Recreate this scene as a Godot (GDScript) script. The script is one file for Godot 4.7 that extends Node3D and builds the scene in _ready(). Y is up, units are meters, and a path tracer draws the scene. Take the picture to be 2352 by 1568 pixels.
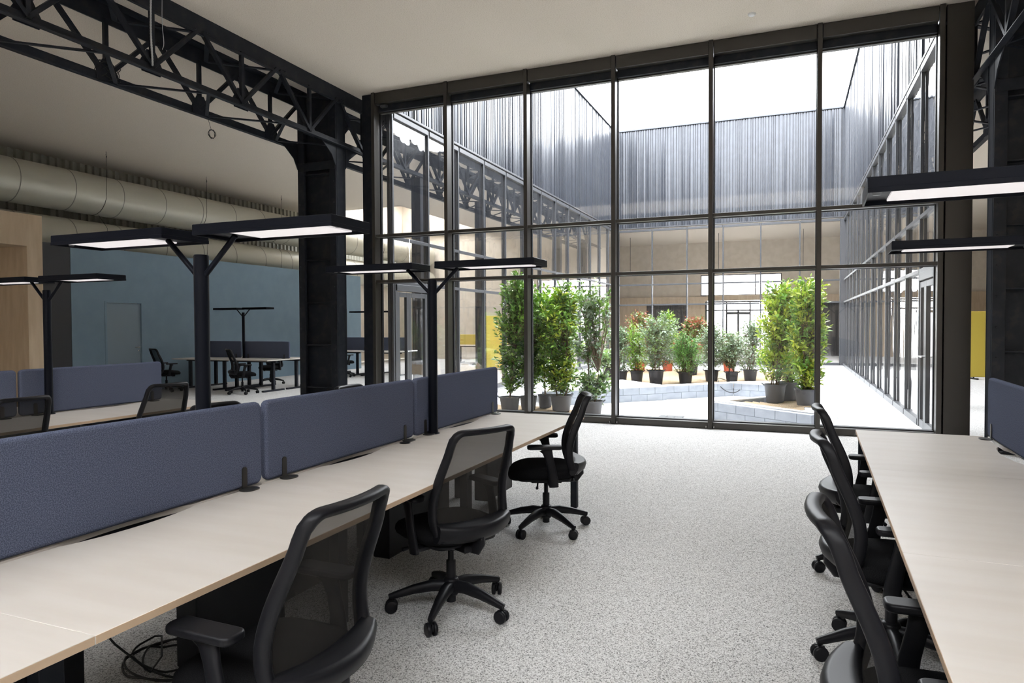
extends Node3D
# An open-plan office beside a planted courtyard. Units are metres, y is up, the floor is y = 0.

const CEIL := 5.6          # ceiling height
const FZ := -10.3          # the glass wall towards the courtyard
const CX0 := -6.62         # courtyard, left glass wall
const CX1 := 1.82          # courtyard, right glass wall
const CZ1 := -27.4         # courtyard, far glass wall
const CTOP := 9.25         # top of the courtyard cladding
const LOW := -0.12         # courtyard paving
const DESK := 0.745        # height of the desk tops
var M := {}
var rng := RandomNumberGenerator.new()
var used := {}

# ------------------------------------------------------------------ mesh builder
class Shape:
	var v := PackedVector3Array()
	var n := PackedVector3Array()
	var c := PackedColorArray()
	var i := PackedInt32Array()
	var tint := Color(1, 1, 1)
	var colored := false
	func add(p: Vector3, nn: Vector3) -> int:
		v.append(p); n.append(nn)
		if colored: c.append(tint)
		return v.size() - 1
	func tri(a: int, b: int, d: int) -> void:
		var f := (v[b] - v[a]).cross(v[d] - v[a])
		if f.dot(n[a] + n[b] + n[d]) > 0.0:
			i.append(a); i.append(d); i.append(b)
		else:
			i.append(a); i.append(b); i.append(d)
	func four(a: int, b: int, d: int, e: int) -> void:
		tri(a, b, d); tri(a, d, e)
	func quad(a: Vector3, b: Vector3, d: Vector3, e: Vector3, nn := Vector3.ZERO) -> void:
		if nn == Vector3.ZERO: nn = (b - a).cross(d - a).normalized()
		four(add(a, nn), add(b, nn), add(d, nn), add(e, nn))
	# a box whose edges are chamfered by r; ax turns it
	func box(at: Vector3, size: Vector3, r := 0.0, ax := Basis.IDENTITY) -> Shape:
		var h := size / 2.0
		r = minf(r, minf(h.x, minf(h.y, h.z)) * 0.95)
		if r <= 0.0:
			for k in 3:
				for s in [-1.0, 1.0]:
					var nn := Vector3.ZERO; nn[k] = s
					var u := Vector3.ZERO; u[(k + 1) % 3] = h[(k + 1) % 3]
					var w := Vector3.ZERO; w[(k + 2) % 3] = h[(k + 2) % 3]
					var o := nn * h[k]
					quad(at + ax * (o - u - w), at + ax * (o + u - w), at + ax * (o + u + w), at + ax * (o - u + w), ax * nn)
			return self
		var id := {}
		for sx in [-1, 1]:
			for sy in [-1, 1]:
				for sz in [-1, 1]:
					var s := Vector3(sx, sy, sz)
					for k in 3:
						var p := (h - Vector3(r, r, r)) * s
						p[k] = h[k] * s[k]
						var nn := Vector3.ZERO; nn[k] = s[k]
						id[[sx, sy, sz, k]] = add(at + ax * p, ax * nn)
		for k in 3:
			for s in [-1, 1]:
				var q := []
				for uw in [[-1, -1], [1, -1], [1, 1], [-1, 1]]:
					var g := [0, 0, 0]
					g[k] = s; g[(k + 1) % 3] = uw[0]; g[(k + 2) % 3] = uw[1]
					q.append(id[[g[0], g[1], g[2], k]])
				four(q[0], q[1], q[2], q[3])
		for k in 3:
			var a := (k + 1) % 3
			var b := (k + 2) % 3
			for sa in [-1, 1]:
				for sb in [-1, 1]:
					var g := [0, 0, 0]
					g[a] = sa; g[b] = sb; g[k] = -1
					var p0 = id[[g[0], g[1], g[2], a]]
					var p1 = id[[g[0], g[1], g[2], b]]
					g[k] = 1
					four(p0, p1, id[[g[0], g[1], g[2], b]], id[[g[0], g[1], g[2], a]])
		for sx in [-1, 1]:
			for sy in [-1, 1]:
				for sz in [-1, 1]:
					tri(id[[sx, sy, sz, 0]], id[[sx, sy, sz, 1]], id[[sx, sy, sz, 2]])
		return self
	# a straight bar of rectangular section from a to b
	func bar(a: Vector3, b: Vector3, w: float, d: float, r := 0.0, up := Vector3.UP) -> Shape:
		var z := (b - a).normalized()
		if absf(z.dot(up)) > 0.98: up = Vector3.RIGHT if absf(z.x) < 0.9 else Vector3.BACK
		var x := up.cross(z).normalized()
		var y := z.cross(x)
		return box((a + b) / 2.0, Vector3(w, d, a.distance_to(b)), r, Basis(x, y, z))
	# a tube along points; radii one or many; flat squashes the section along the frame's second axis
	func tube(pts: Array, rad, seg := 10, caps := true, flat := 1.0, up := Vector3.UP, closed := false, sq := 1.0) -> Shape:
		var rings := []
		var m := pts.size()
		for k in m:
			var p: Vector3 = pts[k]
			var prev: Vector3 = pts[(k - 1 + m) % m] if closed else pts[maxi(k - 1, 0)]
			var next: Vector3 = pts[(k + 1) % m] if closed else pts[mini(k + 1, m - 1)]
			var t: Vector3 = (next - prev).normalized()
			var uu := up
			if absf(t.dot(uu)) > 0.97: uu = Vector3.BACK if absf(t.z) < 0.9 else Vector3.RIGHT
			var x: Vector3 = uu.cross(t).normalized()
			var y: Vector3 = t.cross(x)
			var r: float = rad[k] if rad is Array else rad
			var ring := []
			for s in seg:
				var a: float = TAU * s / seg
				var ca := signf(cos(a)) * pow(absf(cos(a)), sq)
				var sa := signf(sin(a)) * pow(absf(sin(a)), sq)
				var o: Vector3 = x * ca * r + y * sa * r * flat
				var nn: Vector3 = (x * cos(a) * flat + y * sin(a)).normalized()
				ring.append(add(p + o, nn))
			rings.append(ring)
		for k in (m if closed else m - 1):
			for s in seg:
				four(rings[k][s], rings[k][(s + 1) % seg], rings[(k + 1) % m][(s + 1) % seg], rings[(k + 1) % m][s])
		if caps and not closed:
			for e in [0, m - 1]:
				var t: Vector3 = (pts[0] - pts[1] if e == 0 else pts[m - 1] - pts[m - 2]).normalized()
				var mid := add(pts[e], t)
				var loop := []
				for s in seg: loop.append(add(v[rings[e][s]], t))
				for s in seg: tri(mid, loop[s], loop[(s + 1) % seg])
		return self
	# a profile of (radius, height) turned round the y axis at a point
	func lathe(at: Vector3, prof: Array, seg := 16, ax := Basis.IDENTITY) -> Shape:
		var rings := []
		for k in prof.size():
			var a: Vector2 = prof[maxi(k - 1, 0)]
			var b: Vector2 = prof[mini(k + 1, prof.size() - 1)]
			var d := (b - a).normalized()
			var ring := []
			for s in seg:
				var g: float = TAU * s / seg
				ring.append(add(at + ax * Vector3(cos(g) * prof[k].x, prof[k].y, sin(g) * prof[k].x), ax * Vector3(cos(g) * d.y, -d.x, sin(g) * d.y)))
			rings.append(ring)
		for k in prof.size() - 1:
			for s in seg:
				four(rings[k][s], rings[k][(s + 1) % seg], rings[k + 1][(s + 1) % seg], rings[k + 1][s])
		return self
	# a flat outline (x, y) pushed from -d/2 to d/2 along z, edges rounded by r, then turned by ax and moved to at
	func prism(out: PackedVector2Array, d: float, r := 0.0, at := Vector3.ZERO, ax := Basis.IDENTITY) -> Shape:
		if Geometry2D.is_polygon_clockwise(out): out = out.duplicate(); out.reverse()
		var m := out.size()
		var nrm := []
		for k in m:
			var e1 := (out[k] - out[(k - 1 + m) % m]).normalized()
			var e2 := (out[(k + 1) % m] - out[k]).normalized()
			var t := (e1 + e2).normalized()
			nrm.append(Vector2(t.y, -t.x))
		var steps := [[0.0, -d / 2.0, 0.0], [0.0, d / 2.0, 0.0]] if r <= 0.0 else []
		if r > 0.0:
			for k in 4:
				var a := PI / 2.0 * k / 3.0
				steps.append([r * (1.0 - sin(a)), -d / 2.0 + r * (1.0 - cos(a)), -cos(a)])
			for k in 4:
				var a := PI / 2.0 * k / 3.0
				steps.append([r * (1.0 - cos(a)), d / 2.0 - r * (1.0 - sin(a)), sin(a)])
		var rings := []
		for s in steps:
			var ring := []
			for k in m:
				var q: Vector2 = out[k] - nrm[k] * s[0]
				var flat := sqrt(maxf(0.0, 1.0 - s[2] * s[2]))
				ring.append(add(at + ax * Vector3(q.x, q.y, s[1]), (ax * Vector3(nrm[k].x * flat, nrm[k].y * flat, s[2])).normalized()))
			rings.append(ring)
		for k in rings.size() - 1:
			for s in m:
				four(rings[k][s], rings[k][(s + 1) % m], rings[k + 1][(s + 1) % m], rings[k + 1][s])
		var flat_tris := Geometry2D.triangulate_polygon(out)
		for e in [0, rings.size() - 1]:
			var nn := ax * Vector3(0, 0, -1.0 if e == 0 else 1.0)
			var loop := []
			for s in m: loop.append(add(v[rings[e][s]], nn))
			for k in range(0, flat_tris.size(), 3): tri(loop[flat_tris[k]], loop[flat_tris[k + 1]], loop[flat_tris[k + 2]])
		return self
	func mesh() -> ArrayMesh:
		var a := []
		a.resize(Mesh.ARRAY_MAX)
		a[Mesh.ARRAY_VERTEX] = v; a[Mesh.ARRAY_NORMAL] = n; a[Mesh.ARRAY_INDEX] = i
		if colored: a[Mesh.ARRAY_COLOR] = c
		var m := ArrayMesh.new()
		m.add_surface_from_arrays(Mesh.PRIMITIVE_TRIANGLES, a)
		return m

func S() -> Shape: return Shape.new()

func round_rect(w: float, h: float, r: float, seg := 5) -> PackedVector2Array:
	var o := PackedVector2Array()
	for q in [[1, 1, 0.0], [-1, 1, 0.5], [-1, -1, 1.0], [1, -1, 1.5]]:
		for k in seg + 1:
			var a: float = PI * (q[2] + 0.5 * k / seg)
			o.append(Vector2(q[0] * (w / 2 - r) + cos(a) * r, q[1] * (h / 2 - r) + sin(a) * r))
	return o

# ------------------------------------------------------------------ nodes
func numbered(called: String) -> String:
	var k: int = used.get(called, -1) + 1
	used[called] = k
	return called if k == 0 else "%s_%03d" % [called, k]

func tag(o: Node3D, label: String, category: String, group := "") -> Node3D:
	o.set_meta("label", label); o.set_meta("category", category)
	if group: o.set_meta("group", group)
	return o

func thing(called: String, label: String, category: String, at := Vector3.ZERO, turn := 0.0, group := "") -> Node3D:
	var o := Node3D.new()
	o.name = numbered(called)
	add_child(o)
	o.position = at; o.rotation.y = turn
	return tag(o, label, category, group)

func part(parent: Node, called: String, what, mat: Material, at := Vector3.ZERO, turn := 0.0) -> MeshInstance3D:
	var o := MeshInstance3D.new()
	o.name = called
	o.mesh = what.mesh() if what is Shape else what
	o.material_override = mat
	o.position = at; o.rotation.y = turn
	parent.add_child(o, true)
	return o

func struct(called: String, what, mat: Material, label: String) -> MeshInstance3D:
	var o := part(self, numbered(called), what, mat)
	o.set_meta("kind", "structure"); o.set_meta("label", label)
	return o

func frame(called: String, label: String, at := Vector3.ZERO, turn := 0.0) -> Node3D:
	var o := Node3D.new()
	o.name = numbered(called)
	add_child(o)
	o.position = at; o.rotation.y = turn
	o.set_meta("kind", "structure"); o.set_meta("label", label)
	return o

func copy(o: Node3D, at: Vector3, turn: float, label: String, group := "") -> Node3D:
	var r: Node3D = o.duplicate()
	r.name = numbered(String(o.name).get_slice("#", 0))
	add_child(r)
	r.position = at; r.rotation.y = turn
	r.set_meta("label", label)
	if group: r.set_meta("group", group)
	return r

# ------------------------------------------------------------------ materials
func mat(called: String, col: Color, rough := 0.6, metal := 0.0, spec := 0.5) -> StandardMaterial3D:
	var m := StandardMaterial3D.new()
	m.resource_name = called
	m.albedo_color = col; m.roughness = rough; m.metallic = metal; m.metallic_specular = spec
	M[called] = m
	return m

func lin(r: float, g: float, b: float) -> Color: return Color(r, g, b).linear_to_srgb()

func noise_img(size: int, freq: float, seed_: int, kind := FastNoiseLite.TYPE_SIMPLEX_SMOOTH, oct := 3, stretch := 1.0) -> Image:
	var f := FastNoiseLite.new()
	f.seed = seed_; f.noise_type = kind; f.frequency = freq; f.fractal_octaves = oct
	var im: Image
	if stretch == 1.0:
		im = f.get_seamless_image(size, size)
	else:
		im = f.get_seamless_image(int(size / stretch), size)
		im.resize(size, size, Image.INTERPOLATE_CUBIC)
	im.convert(Image.FORMAT_L8)
	return im

# maps the grey of an image to colours between stops [[at, Color], ...]
func ramp(im: Image, stops: Array) -> ImageTexture:
	var table := []
	for k in 256:
		var t := k / 255.0
		var col: Color = stops[-1][1]
		for s in stops.size():
			if t <= stops[s][0]:
				col = stops[s][1] if s == 0 else stops[s - 1][1].lerp(stops[s][1], (t - stops[s - 1][0]) / maxf(stops[s][0] - stops[s - 1][0], 1e-4))
				break
		table.append([int(clampf(col.r, 0, 1) * 255), int(clampf(col.g, 0, 1) * 255), int(clampf(col.b, 0, 1) * 255)])
	var src := im.get_data()
	var out := PackedByteArray()
	out.resize(src.size() * 3)
	for k in src.size():
		var q: Array = table[src[k]]
		out[k * 3] = q[0]; out[k * 3 + 1] = q[1]; out[k * 3 + 2] = q[2]
	return ImageTexture.create_from_image(Image.create_from_data(im.get_width(), im.get_height(), false, Image.FORMAT_RGB8, out))

func laid(m: StandardMaterial3D, tex: Texture2D, scale: Vector3, bump: Texture2D = null, cm := 0.0) -> StandardMaterial3D:
	m.uv1_triplanar = true; m.uv1_world_triplanar = true
	m.uv1_scale = scale; m.uv1_triplanar_sharpness = 8.0
	if tex: m.albedo_texture = tex
	if bump:
		m.heightmap_enabled = true; m.heightmap_texture = bump; m.heightmap_scale = cm
	return m

# random grains that tile: each grain a couple of pixels wide
func grains(size: int, seed_: int) -> Image:
	var r := RandomNumberGenerator.new()
	r.seed = seed_
	var a := PackedByteArray(); a.resize(size * size)
	for k in a.size(): a[k] = r.randi() & 255
	var out := PackedByteArray(); out.resize(size * size)
	for y in size:
		var up := ((y + size - 1) % size) * size
		for x in size:
			var left := (x + size - 1) % size
			out[y * size + x] = clampi(int((a[y * size + x] * 5 + a[y * size + left] * 2 + a[up + x] * 2 + a[up + left]) / 10.0), 0, 255)
	return Image.create_from_data(size, size, false, Image.FORMAT_L8, out)

func materials() -> void:
	var speck := grains(640, 8)
	var blotch := noise_img(512, 0.012, 5, FastNoiseLite.TYPE_SIMPLEX_SMOOTH, 4)
	var fine := noise_img(512, 0.09, 7, FastNoiseLite.TYPE_SIMPLEX, 3)
	laid(mat("carpet", Color.WHITE, 1.0, 0, 0.1), ramp(speck, [[0.16, lin(0.12, 0.118, 0.115)], [0.34, lin(0.37, 0.365, 0.36)], [0.48, lin(0.65, 0.643, 0.632)], [0.8, lin(0.78, 0.775, 0.77)]]), Vector3.ONE * 0.62)
	laid(mat("ceiling", Color.WHITE, 0.95, 0, 0.2), ramp(fine, [[0.1, lin(0.52, 0.45, 0.375)], [0.35, lin(0.66, 0.59, 0.50)], [0.9, lin(0.71, 0.64, 0.555)]]), Vector3.ONE * 1.1)
	laid(mat("plaster", Color.WHITE, 0.9, 0, 0.2), ramp(blotch, [[0.2, lin(0.60, 0.53, 0.44)], [0.8, lin(0.66, 0.59, 0.50)]]), Vector3.ONE * 0.4)
	laid(mat("blue_paint", Color.WHITE, 0.75, 0, 0.3), ramp(blotch, [[0.2, lin(0.225, 0.315, 0.395)], [0.8, lin(0.24, 0.335, 0.415)]]), Vector3.ONE * 0.3)
	mat("door_paint", lin(0.26, 0.33, 0.385), 0.6, 0, 0.4)
	mat("dark_wall", lin(0.06, 0.062, 0.068), 0.7)
	mat("steel", lin(0.022, 0.022, 0.025), 0.48, 0.0, 0.34)
	laid(M.steel, ramp(blotch, [[0.25, lin(0.012, 0.0145, 0.021)], [0.6, lin(0.016, 0.0185, 0.026)], [0.85, lin(0.026, 0.027, 0.030)]]), Vector3.ONE * 0.8)
	M.steel.albedo_color = Color.WHITE
	mat("mullion", lin(0.040, 0.036, 0.031), 0.36, 0.1, 0.5)
	mat("gasket", lin(0.015, 0.015, 0.018), 0.6)
	var wood := noise_img(512, 0.02, 11, FastNoiseLite.TYPE_SIMPLEX_SMOOTH, 5, 8.0)
	laid(mat("desk_wood", Color.WHITE, 0.34, 0, 0.5), ramp(wood, [[0.2, lin(0.60, 0.55, 0.497)], [0.5, lin(0.62, 0.572, 0.522)], [0.8, lin(0.635, 0.59, 0.542)]]), Vector3(0.7, 0.7, 0.7))
	mat("desk_edge", lin(0.55, 0.40, 0.27), 0.5)
	var ply := noise_img(512, 0.018, 13, FastNoiseLite.TYPE_SIMPLEX_SMOOTH, 5, 6.0)
	ply.rotate_90(CLOCKWISE)
	laid(mat("plywood", Color.WHITE, 0.6, 0, 0.4), ramp(ply, [[0.2, lin(0.50, 0.385, 0.265)], [0.8, lin(0.58, 0.46, 0.33)]]), Vector3.ONE * 0.6)
	laid(mat("blue_felt", Color.WHITE, 1.0, 0, 0.1), ramp(fine, [[0.2, lin(0.11, 0.11, 0.115)], [0.5, lin(0.165, 0.165, 0.168)], [0.8, lin(0.25, 0.245, 0.235)]]), Vector3.ONE * 3.5)
	M.blue_felt.albedo_color = lin(0.58, 0.67, 0.99)
	laid(mat("yellow_felt", Color.WHITE, 1.0, 0, 0.1), ramp(fine, [[0.2, lin(0.55, 0.42, 0.07)], [0.8, lin(0.72, 0.57, 0.13)]]), Vector3.ONE * 2.0)
	mat("black_plastic", lin(0.008, 0.008, 0.010), 0.42, 0, 0.32)
	laid(mat("black_fabric", Color.WHITE, 0.95, 0, 0.15), ramp(fine, [[0.2, lin(0.006, 0.006, 0.007)], [0.8, lin(0.016, 0.016, 0.017)]]), Vector3.ONE * 4.0)
	var net := mat("chair_net", Color(lin(0.030, 0.028, 0.026), 0.8), 0.9, 0, 0.1)
	net.transparency = BaseMaterial3D.TRANSPARENCY_ALPHA
	mat("grey_plastic", lin(0.20, 0.205, 0.215), 0.4)
	mat("lamp_black", lin(0.005, 0.006, 0.010), 0.42, 0.0, 0.22)
	var dif := mat("lamp_diffuser", lin(0.80, 0.79, 0.80), 0.5)
	dif.emission_enabled = true; dif.emission = Color(1.0, 0.97, 0.97); dif.emission_energy_multiplier = LAMP_GLOW
	mat("bracket", lin(0.03, 0.028, 0.026), 0.4, 0.3)
	mat("tray_metal", lin(0.16, 0.165, 0.17), 0.5, 0.2)
	mat("cable", lin(0.01, 0.01, 0.01), 0.5)
	mat("conduit", lin(0.55, 0.57, 0.60), 0.35, 0.6)
	mat("duct", lin(0.50, 0.485, 0.41), 0.42, 0.25, 0.5)
	mat("duct_seam", lin(0.20, 0.19, 0.165), 0.6)
	laid(mat("corrugated", Color.WHITE, 0.6, 0.2), ramp(blotch, [[0.2, lin(0.38, 0.37, 0.32)], [0.8, lin(0.46, 0.45, 0.40)]]), Vector3.ONE * 0.5)
	laid(mat("cladding", Color.WHITE, 0.33, 0.25, 0.55), ramp(blotch, [[0.2, lin(0.030, 0.034, 0.044)], [0.8, lin(0.038, 0.043, 0.055)]]), Vector3.ONE * 0.5)
	mat("aluminium", lin(0.055, 0.057, 0.063), 0.38, 0.1, 0.4)
	var g := mat("glass", Color(1, 1, 1, 0.003), 0.0, 0, 0.5)
	g.transparency = BaseMaterial3D.TRANSPARENCY_ALPHA
	var gw := mat("glass_wavy", Color(1, 1, 1, 0.003), 0.0, 0, 0.5)
	gw.transparency = BaseMaterial3D.TRANSPARENCY_ALPHA
	var wave := noise_img(256, 0.012, 23, FastNoiseLite.TYPE_SIMPLEX_SMOOTH, 2, 4.0)
	wave.rotate_90(CLOCKWISE)
	wave.convert(Image.FORMAT_RGBA8)
	wave.bump_map_to_normal_map(6.0)
	gw.normal_enabled = true; gw.normal_texture = ImageTexture.create_from_image(wave); gw.normal_scale = 0.06
	laid(gw, null, Vector3.ONE * 0.7)
	laid(mat("paving", Color.WHITE, 0.8, 0, 0.3), ramp(blotch, [[0.2, lin(0.74, 0.745, 0.755)], [0.8, lin(0.82, 0.825, 0.83)]]), Vector3.ONE * 0.4)
	laid(mat("block", Color.WHITE, 0.9, 0, 0.2), ramp(blotch, [[0.2, lin(0.33, 0.355, 0.40)], [0.8, lin(0.39, 0.415, 0.46)]]), Vector3.ONE * 0.8)
	laid(mat("soil", Color.WHITE, 1.0, 0, 0.1), ramp(fine, [[0.2, lin(0.16, 0.11, 0.07)], [0.5, lin(0.32, 0.24, 0.16)], [0.8, lin(0.50, 0.42, 0.30)]]), Vector3.ONE * 1.2)
	mat("pot_grey", lin(0.11, 0.115, 0.13), 0.55)
	mat("pot_black", lin(0.028, 0.032, 0.045), 0.5)
	mat("pot_clay", lin(0.42, 0.09, 0.045), 0.7)
	mat("bark", lin(0.16, 0.11, 0.065), 0.9)
	var lf := mat("leaf", Color.WHITE, 0.38, 0, 0.5)
	lf.vertex_color_use_as_albedo = true
	lf.backlight_enabled = true; lf.backlight = Color(0.55, 0.6, 0.25)
	lf.cull_mode = BaseMaterial3D.CULL_DISABLED
	mat("white_frame", lin(0.75, 0.75, 0.74), 0.5)
	mat("chrome", lin(0.6, 0.6, 0.6), 0.25, 0.9)
	mat("slat_dark", lin(0.05, 0.045, 0.045), 0.6)
	mat("bench_wood", lin(0.38, 0.24, 0.14), 0.5)

const LAMP_GLOW := 0.03
const LAMP_LIGHT := 0.003

func _ready() -> void:
	rng.seed = 20
	# ---------------- camera, sky, exposure
	var cam := Camera3D.new()
	cam.name = "camera"
	cam.position = Vector3(0, 1.53, 0)
	cam.rotation_degrees = Vector3(-1.404, 22.177, -0.246)
	cam.fov = 53.13; cam.near = 0.05; cam.far = 300.0
	add_child(cam)
	var we := WorldEnvironment.new()
	we.name = "environment"
	var env := Environment.new()
	env.background_mode = Environment.BG_SKY
	var sky := ProceduralSkyMaterial.new()          # an even, bright overcast sky
	sky.sky_top_color = Color(0.97, 0.985, 1.0); sky.sky_horizon_color = Color(0.97, 0.985, 1.0)
	sky.ground_bottom_color = Color(0.45, 0.45, 0.44); sky.ground_horizon_color = Color(0.6, 0.6, 0.6)
	sky.sky_energy_multiplier = 1.0; sky.ground_energy_multiplier = 1.0
	env.sky = Sky.new(); env.sky.sky_material = sky
	env.tonemap_mode = Environment.TONE_MAPPER_LINEAR
	env.tonemap_exposure = 18.0
	env.sdfgi_enabled = true; env.ssao_enabled = true; env.ssil_enabled = true
	we.environment = env
	add_child(we)
	materials()
	shell()
	courtyard()
	steelwork()
	left_hall()
	far_hall()
	benches()
	plants()
	small_things()

# ------------------------------------------------------------------ the building
func slab(x0: float, x1: float, y0: float, y1: float, z0: float, z1: float, s: Shape = null, r := 0.0) -> Shape:
	if s == null: s = S()
	return s.box(Vector3((x0 + x1) / 2, (y0 + y1) / 2, (z0 + z1) / 2), Vector3(absf(x1 - x0), absf(y1 - y0), absf(z1 - z0)), r)

const XL := -16.5
const XR := 12.0
const ZB := 7.0
const ZF := -35.5

func shell() -> void:
	var f := S()
	slab(XL, XR, -0.3, 0.0, FZ - 0.15, ZB, f)
	slab(XL, CX0, -0.3, 0.0, CZ1, FZ - 0.15, f)
	slab(CX1, XR, -0.3, 0.0, CZ1, FZ - 0.15, f)
	slab(XL, XR, -0.3, 0.0, ZF, CZ1, f)
	struct("floor", f, M.carpet, "pale grey speckled carpet floor of the office")
	var c := S()
	var k0 := -7.0; var k1 := 8.5; var k2 := 2.0; var k3 := 4.25      # the added roof light, unseen behind the camera
	slab(XL, XR, CEIL, CEIL + 0.3, FZ - 0.15, k2, c); slab(XL, XR, CEIL, CEIL + 0.3, k3, ZB, c)
	slab(XL, k0, CEIL, CEIL + 0.3, k2, k3, c); slab(k1, XR, CEIL, CEIL + 0.3, k2, k3, c)
	slab(-12.2, CX0, CEIL, CEIL + 0.3, CZ1, FZ - 0.15, c)
	slab(XL, -12.2, CEIL, CEIL + 0.3, -20.3, FZ - 0.15, c)
	slab(CX1, XR, CEIL, CEIL + 0.3, CZ1, FZ - 0.15, c)
	slab(XL, XR, CEIL, CEIL + 0.3, ZF, CZ1, c)
	struct("ceiling", c, M.ceiling, "beige sprayed plaster ceiling")
	# the roof light over the left hall: a shaft with an opal pane on top
	var rl := S()
	slab(XL, -12.2, CEIL, 7.2, -20.3, -20.15, rl); slab(XL, -12.2, CEIL, 7.2, CZ1, CZ1 + 0.15, rl)
	slab(-12.35, -12.2, CEIL, 7.2, CZ1, -20.3, rl)
	slab(XL - 0.2, -15.6, 7.2, 7.4, CZ1, -20.15, rl); slab(-13.6, -12.2, 7.2, 7.4, CZ1, -20.15, rl)
	struct("trim_1", rl, M.plaster, "plastered roof light shaft above the left hall")
	var sk := frame("added_window_6", "long strip roof light added out of view behind the desks")  # out of view, added and sized to light the near desks and carpet
	part(sk, "kerb", slab(k0, k1, CEIL + 0.3, CEIL + 0.6, k2 - 0.1, k2, slab(k0, k1, CEIL + 0.3, CEIL + 0.6, k3, k3 + 0.1, slab(k0 - 0.1, k0, CEIL + 0.3, CEIL + 0.6, k2, k3, slab(k1, k1 + 0.1, CEIL + 0.3, CEIL + 0.6, k2, k3)))), M.plaster)
	for k in 10:
		var xa := lerpf(k0, k1, k / 10.0)
		part(sk, "pane", slab(xa + 0.03, lerpf(k0, k1, (k + 1) / 10.0) - 0.03, CEIL + 0.5, CEIL + 0.506, k2, k3), M.glass)
		if k > 0: part(sk, "glazing_bar", slab(xa - 0.03, xa + 0.03, CEIL + 0.45, CEIL + 0.55, k2, k3), M.aluminium)
	# outer walls
	struct("wall_left", slab(XL - 0.2, XL - 0.05, 0, 7.3, ZF, ZB), M.plaster, "outer wall of the left hall behind the air ducts")
	struct("wall_far", far_wall(), M.plaster, "beige end wall of the hall behind the courtyard")
	struct("wall_back", slab(XL, XR, 0, CEIL, ZB, ZB + 0.25), M.plaster, "beige wall behind the desks")
	struct("wall_right", slab(XR, XR + 0.25, 0, CEIL, ZF, ZB), M.plaster, "beige wall of the right hall")

# local x runs along the wall, y is up, local +z faces the courtyard
func glazing(o: Node3D, marks: Array, rows: Array, head: float, fm: Material, sm: Material, doors: Array, inner: bool, twin := false) -> void:
	var gap := 0.012
	for k in marks.size():
		var x: float = marks[k]
		if inner:
			part(o, "mullion", S().box(Vector3(x, CEIL / 2, -0.19), Vector3(0.062, CEIL, 0.022), 0.004), fm)
			part(o, "mullion_web", S().box(Vector3(x, CEIL / 2, -0.10), Vector3(0.05, CEIL, 0.16), 0.003), sm)
			part(o, "mullion_cap", S().box(Vector3(x, CEIL / 2, 0.03), Vector3(0.075, CEIL, 0.05), 0.005), M.gasket)
		else:
			part(o, "mullion", S().box(Vector3(x, head / 2 + 0.05, 0.025), Vector3(0.05, head - 0.1, 0.045), 0.005), fm)
			part(o, "mullion_web", S().box(Vector3(x, head / 2, -0.04), Vector3(0.045, head, 0.06), 0.003), sm)
	for k in marks.size() - 1:
		var a: float = marks[k] + 0.03
		var b: float = marks[k + 1] - 0.03
		var w := b - a
		var xm := (a + b) / 2
		for y in rows:
			if k in doors and y < 2.2: continue
			if inner:
				part(o, "transom", S().box(Vector3(xm, y, -0.135), Vector3(w, 0.05, 0.09), 0.004), fm)
				part(o, "transom_cap", S().box(Vector3(xm, y - 0.005, 0.0), Vector3(w, 0.05, 0.06), 0.004), M.gasket)
			else:
				part(o, "transom", S().box(Vector3(xm, y, 0.02), Vector3(w, 0.06, 0.06), 0.005), fm)
		var sill := 0.10
		if k not in doors:
			if inner:
				part(o, "bottom_rail", S().box(Vector3(xm, 0.05, -0.12), Vector3(w, 0.092, 0.09), 0.005), fm)
				part(o, "sill", S().box(Vector3(xm, 0.06, 0.02), Vector3(w, 0.10, 0.12), 0.004), M.aluminium)
			else:
				part(o, "bottom_rail", S().box(Vector3(xm, 0.05, 0.02), Vector3(w, 0.10, 0.08), 0.005), fm)
		part(o, "head_rail", S().box(Vector3(xm, head - 0.04, 0.02), Vector3(w, 0.09, 0.08), 0.005), fm)
		var ys := [sill]
		for y in rows:
			if not (k in doors and y < 2.2): ys.append(y)
		ys.append(head)
		for r in ys.size() - 1:
			if k in doors and r == 0: continue
			for zz in ([-gap, gap] if twin else [0.0]):
				var p := S()
				p.quad(Vector3(a, ys[r], zz), Vector3(b, ys[r], zz), Vector3(b, ys[r + 1], zz), Vector3(a, ys[r + 1], zz), Vector3(0, 0, 1))
				part(o, "pane", p, M.glass if inner else M.glass_wavy)

func leaf_door(parent: Node3D, x: float, w: float, h: float, fm: Material, handed: float) -> void:
	var d := S()
	var f := 0.085
	d.box(Vector3(x - w / 2 + f / 2, h / 2, 0.02), Vector3(f, h, 0.06), 0.005)
	d.box(Vector3(x + w / 2 - f / 2, h / 2, 0.02), Vector3(f, h, 0.06), 0.005)
	d.box(Vector3(x, h - f / 2, 0.02), Vector3(w - 2 * f, f, 0.06), 0.005)
	d.box(Vector3(x, 0.06, 0.02), Vector3(w - 2 * f, 0.12, 0.06), 0.005)
	var o := part(parent, "door_leaf", d, fm)
	for zz in [0.02]:
		var p := S()
		p.quad(Vector3(x - w / 2 + f, 0.12, zz), Vector3(x + w / 2 - f, 0.12, zz), Vector3(x + w / 2 - f, h - f, zz), Vector3(x - w / 2 + f, h - f, zz), Vector3(0, 0, 1))
		part(o, "pane", p, M.glass)
	var hx := x + handed * (w / 2 - f / 2)
	part(o, "handle", S().tube([Vector3(hx, 1.05, 0.05), Vector3(hx, 1.05, 0.11), Vector3(hx - handed * 0.13, 1.05, 0.11)], 0.011, 8), M.chrome)

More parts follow.
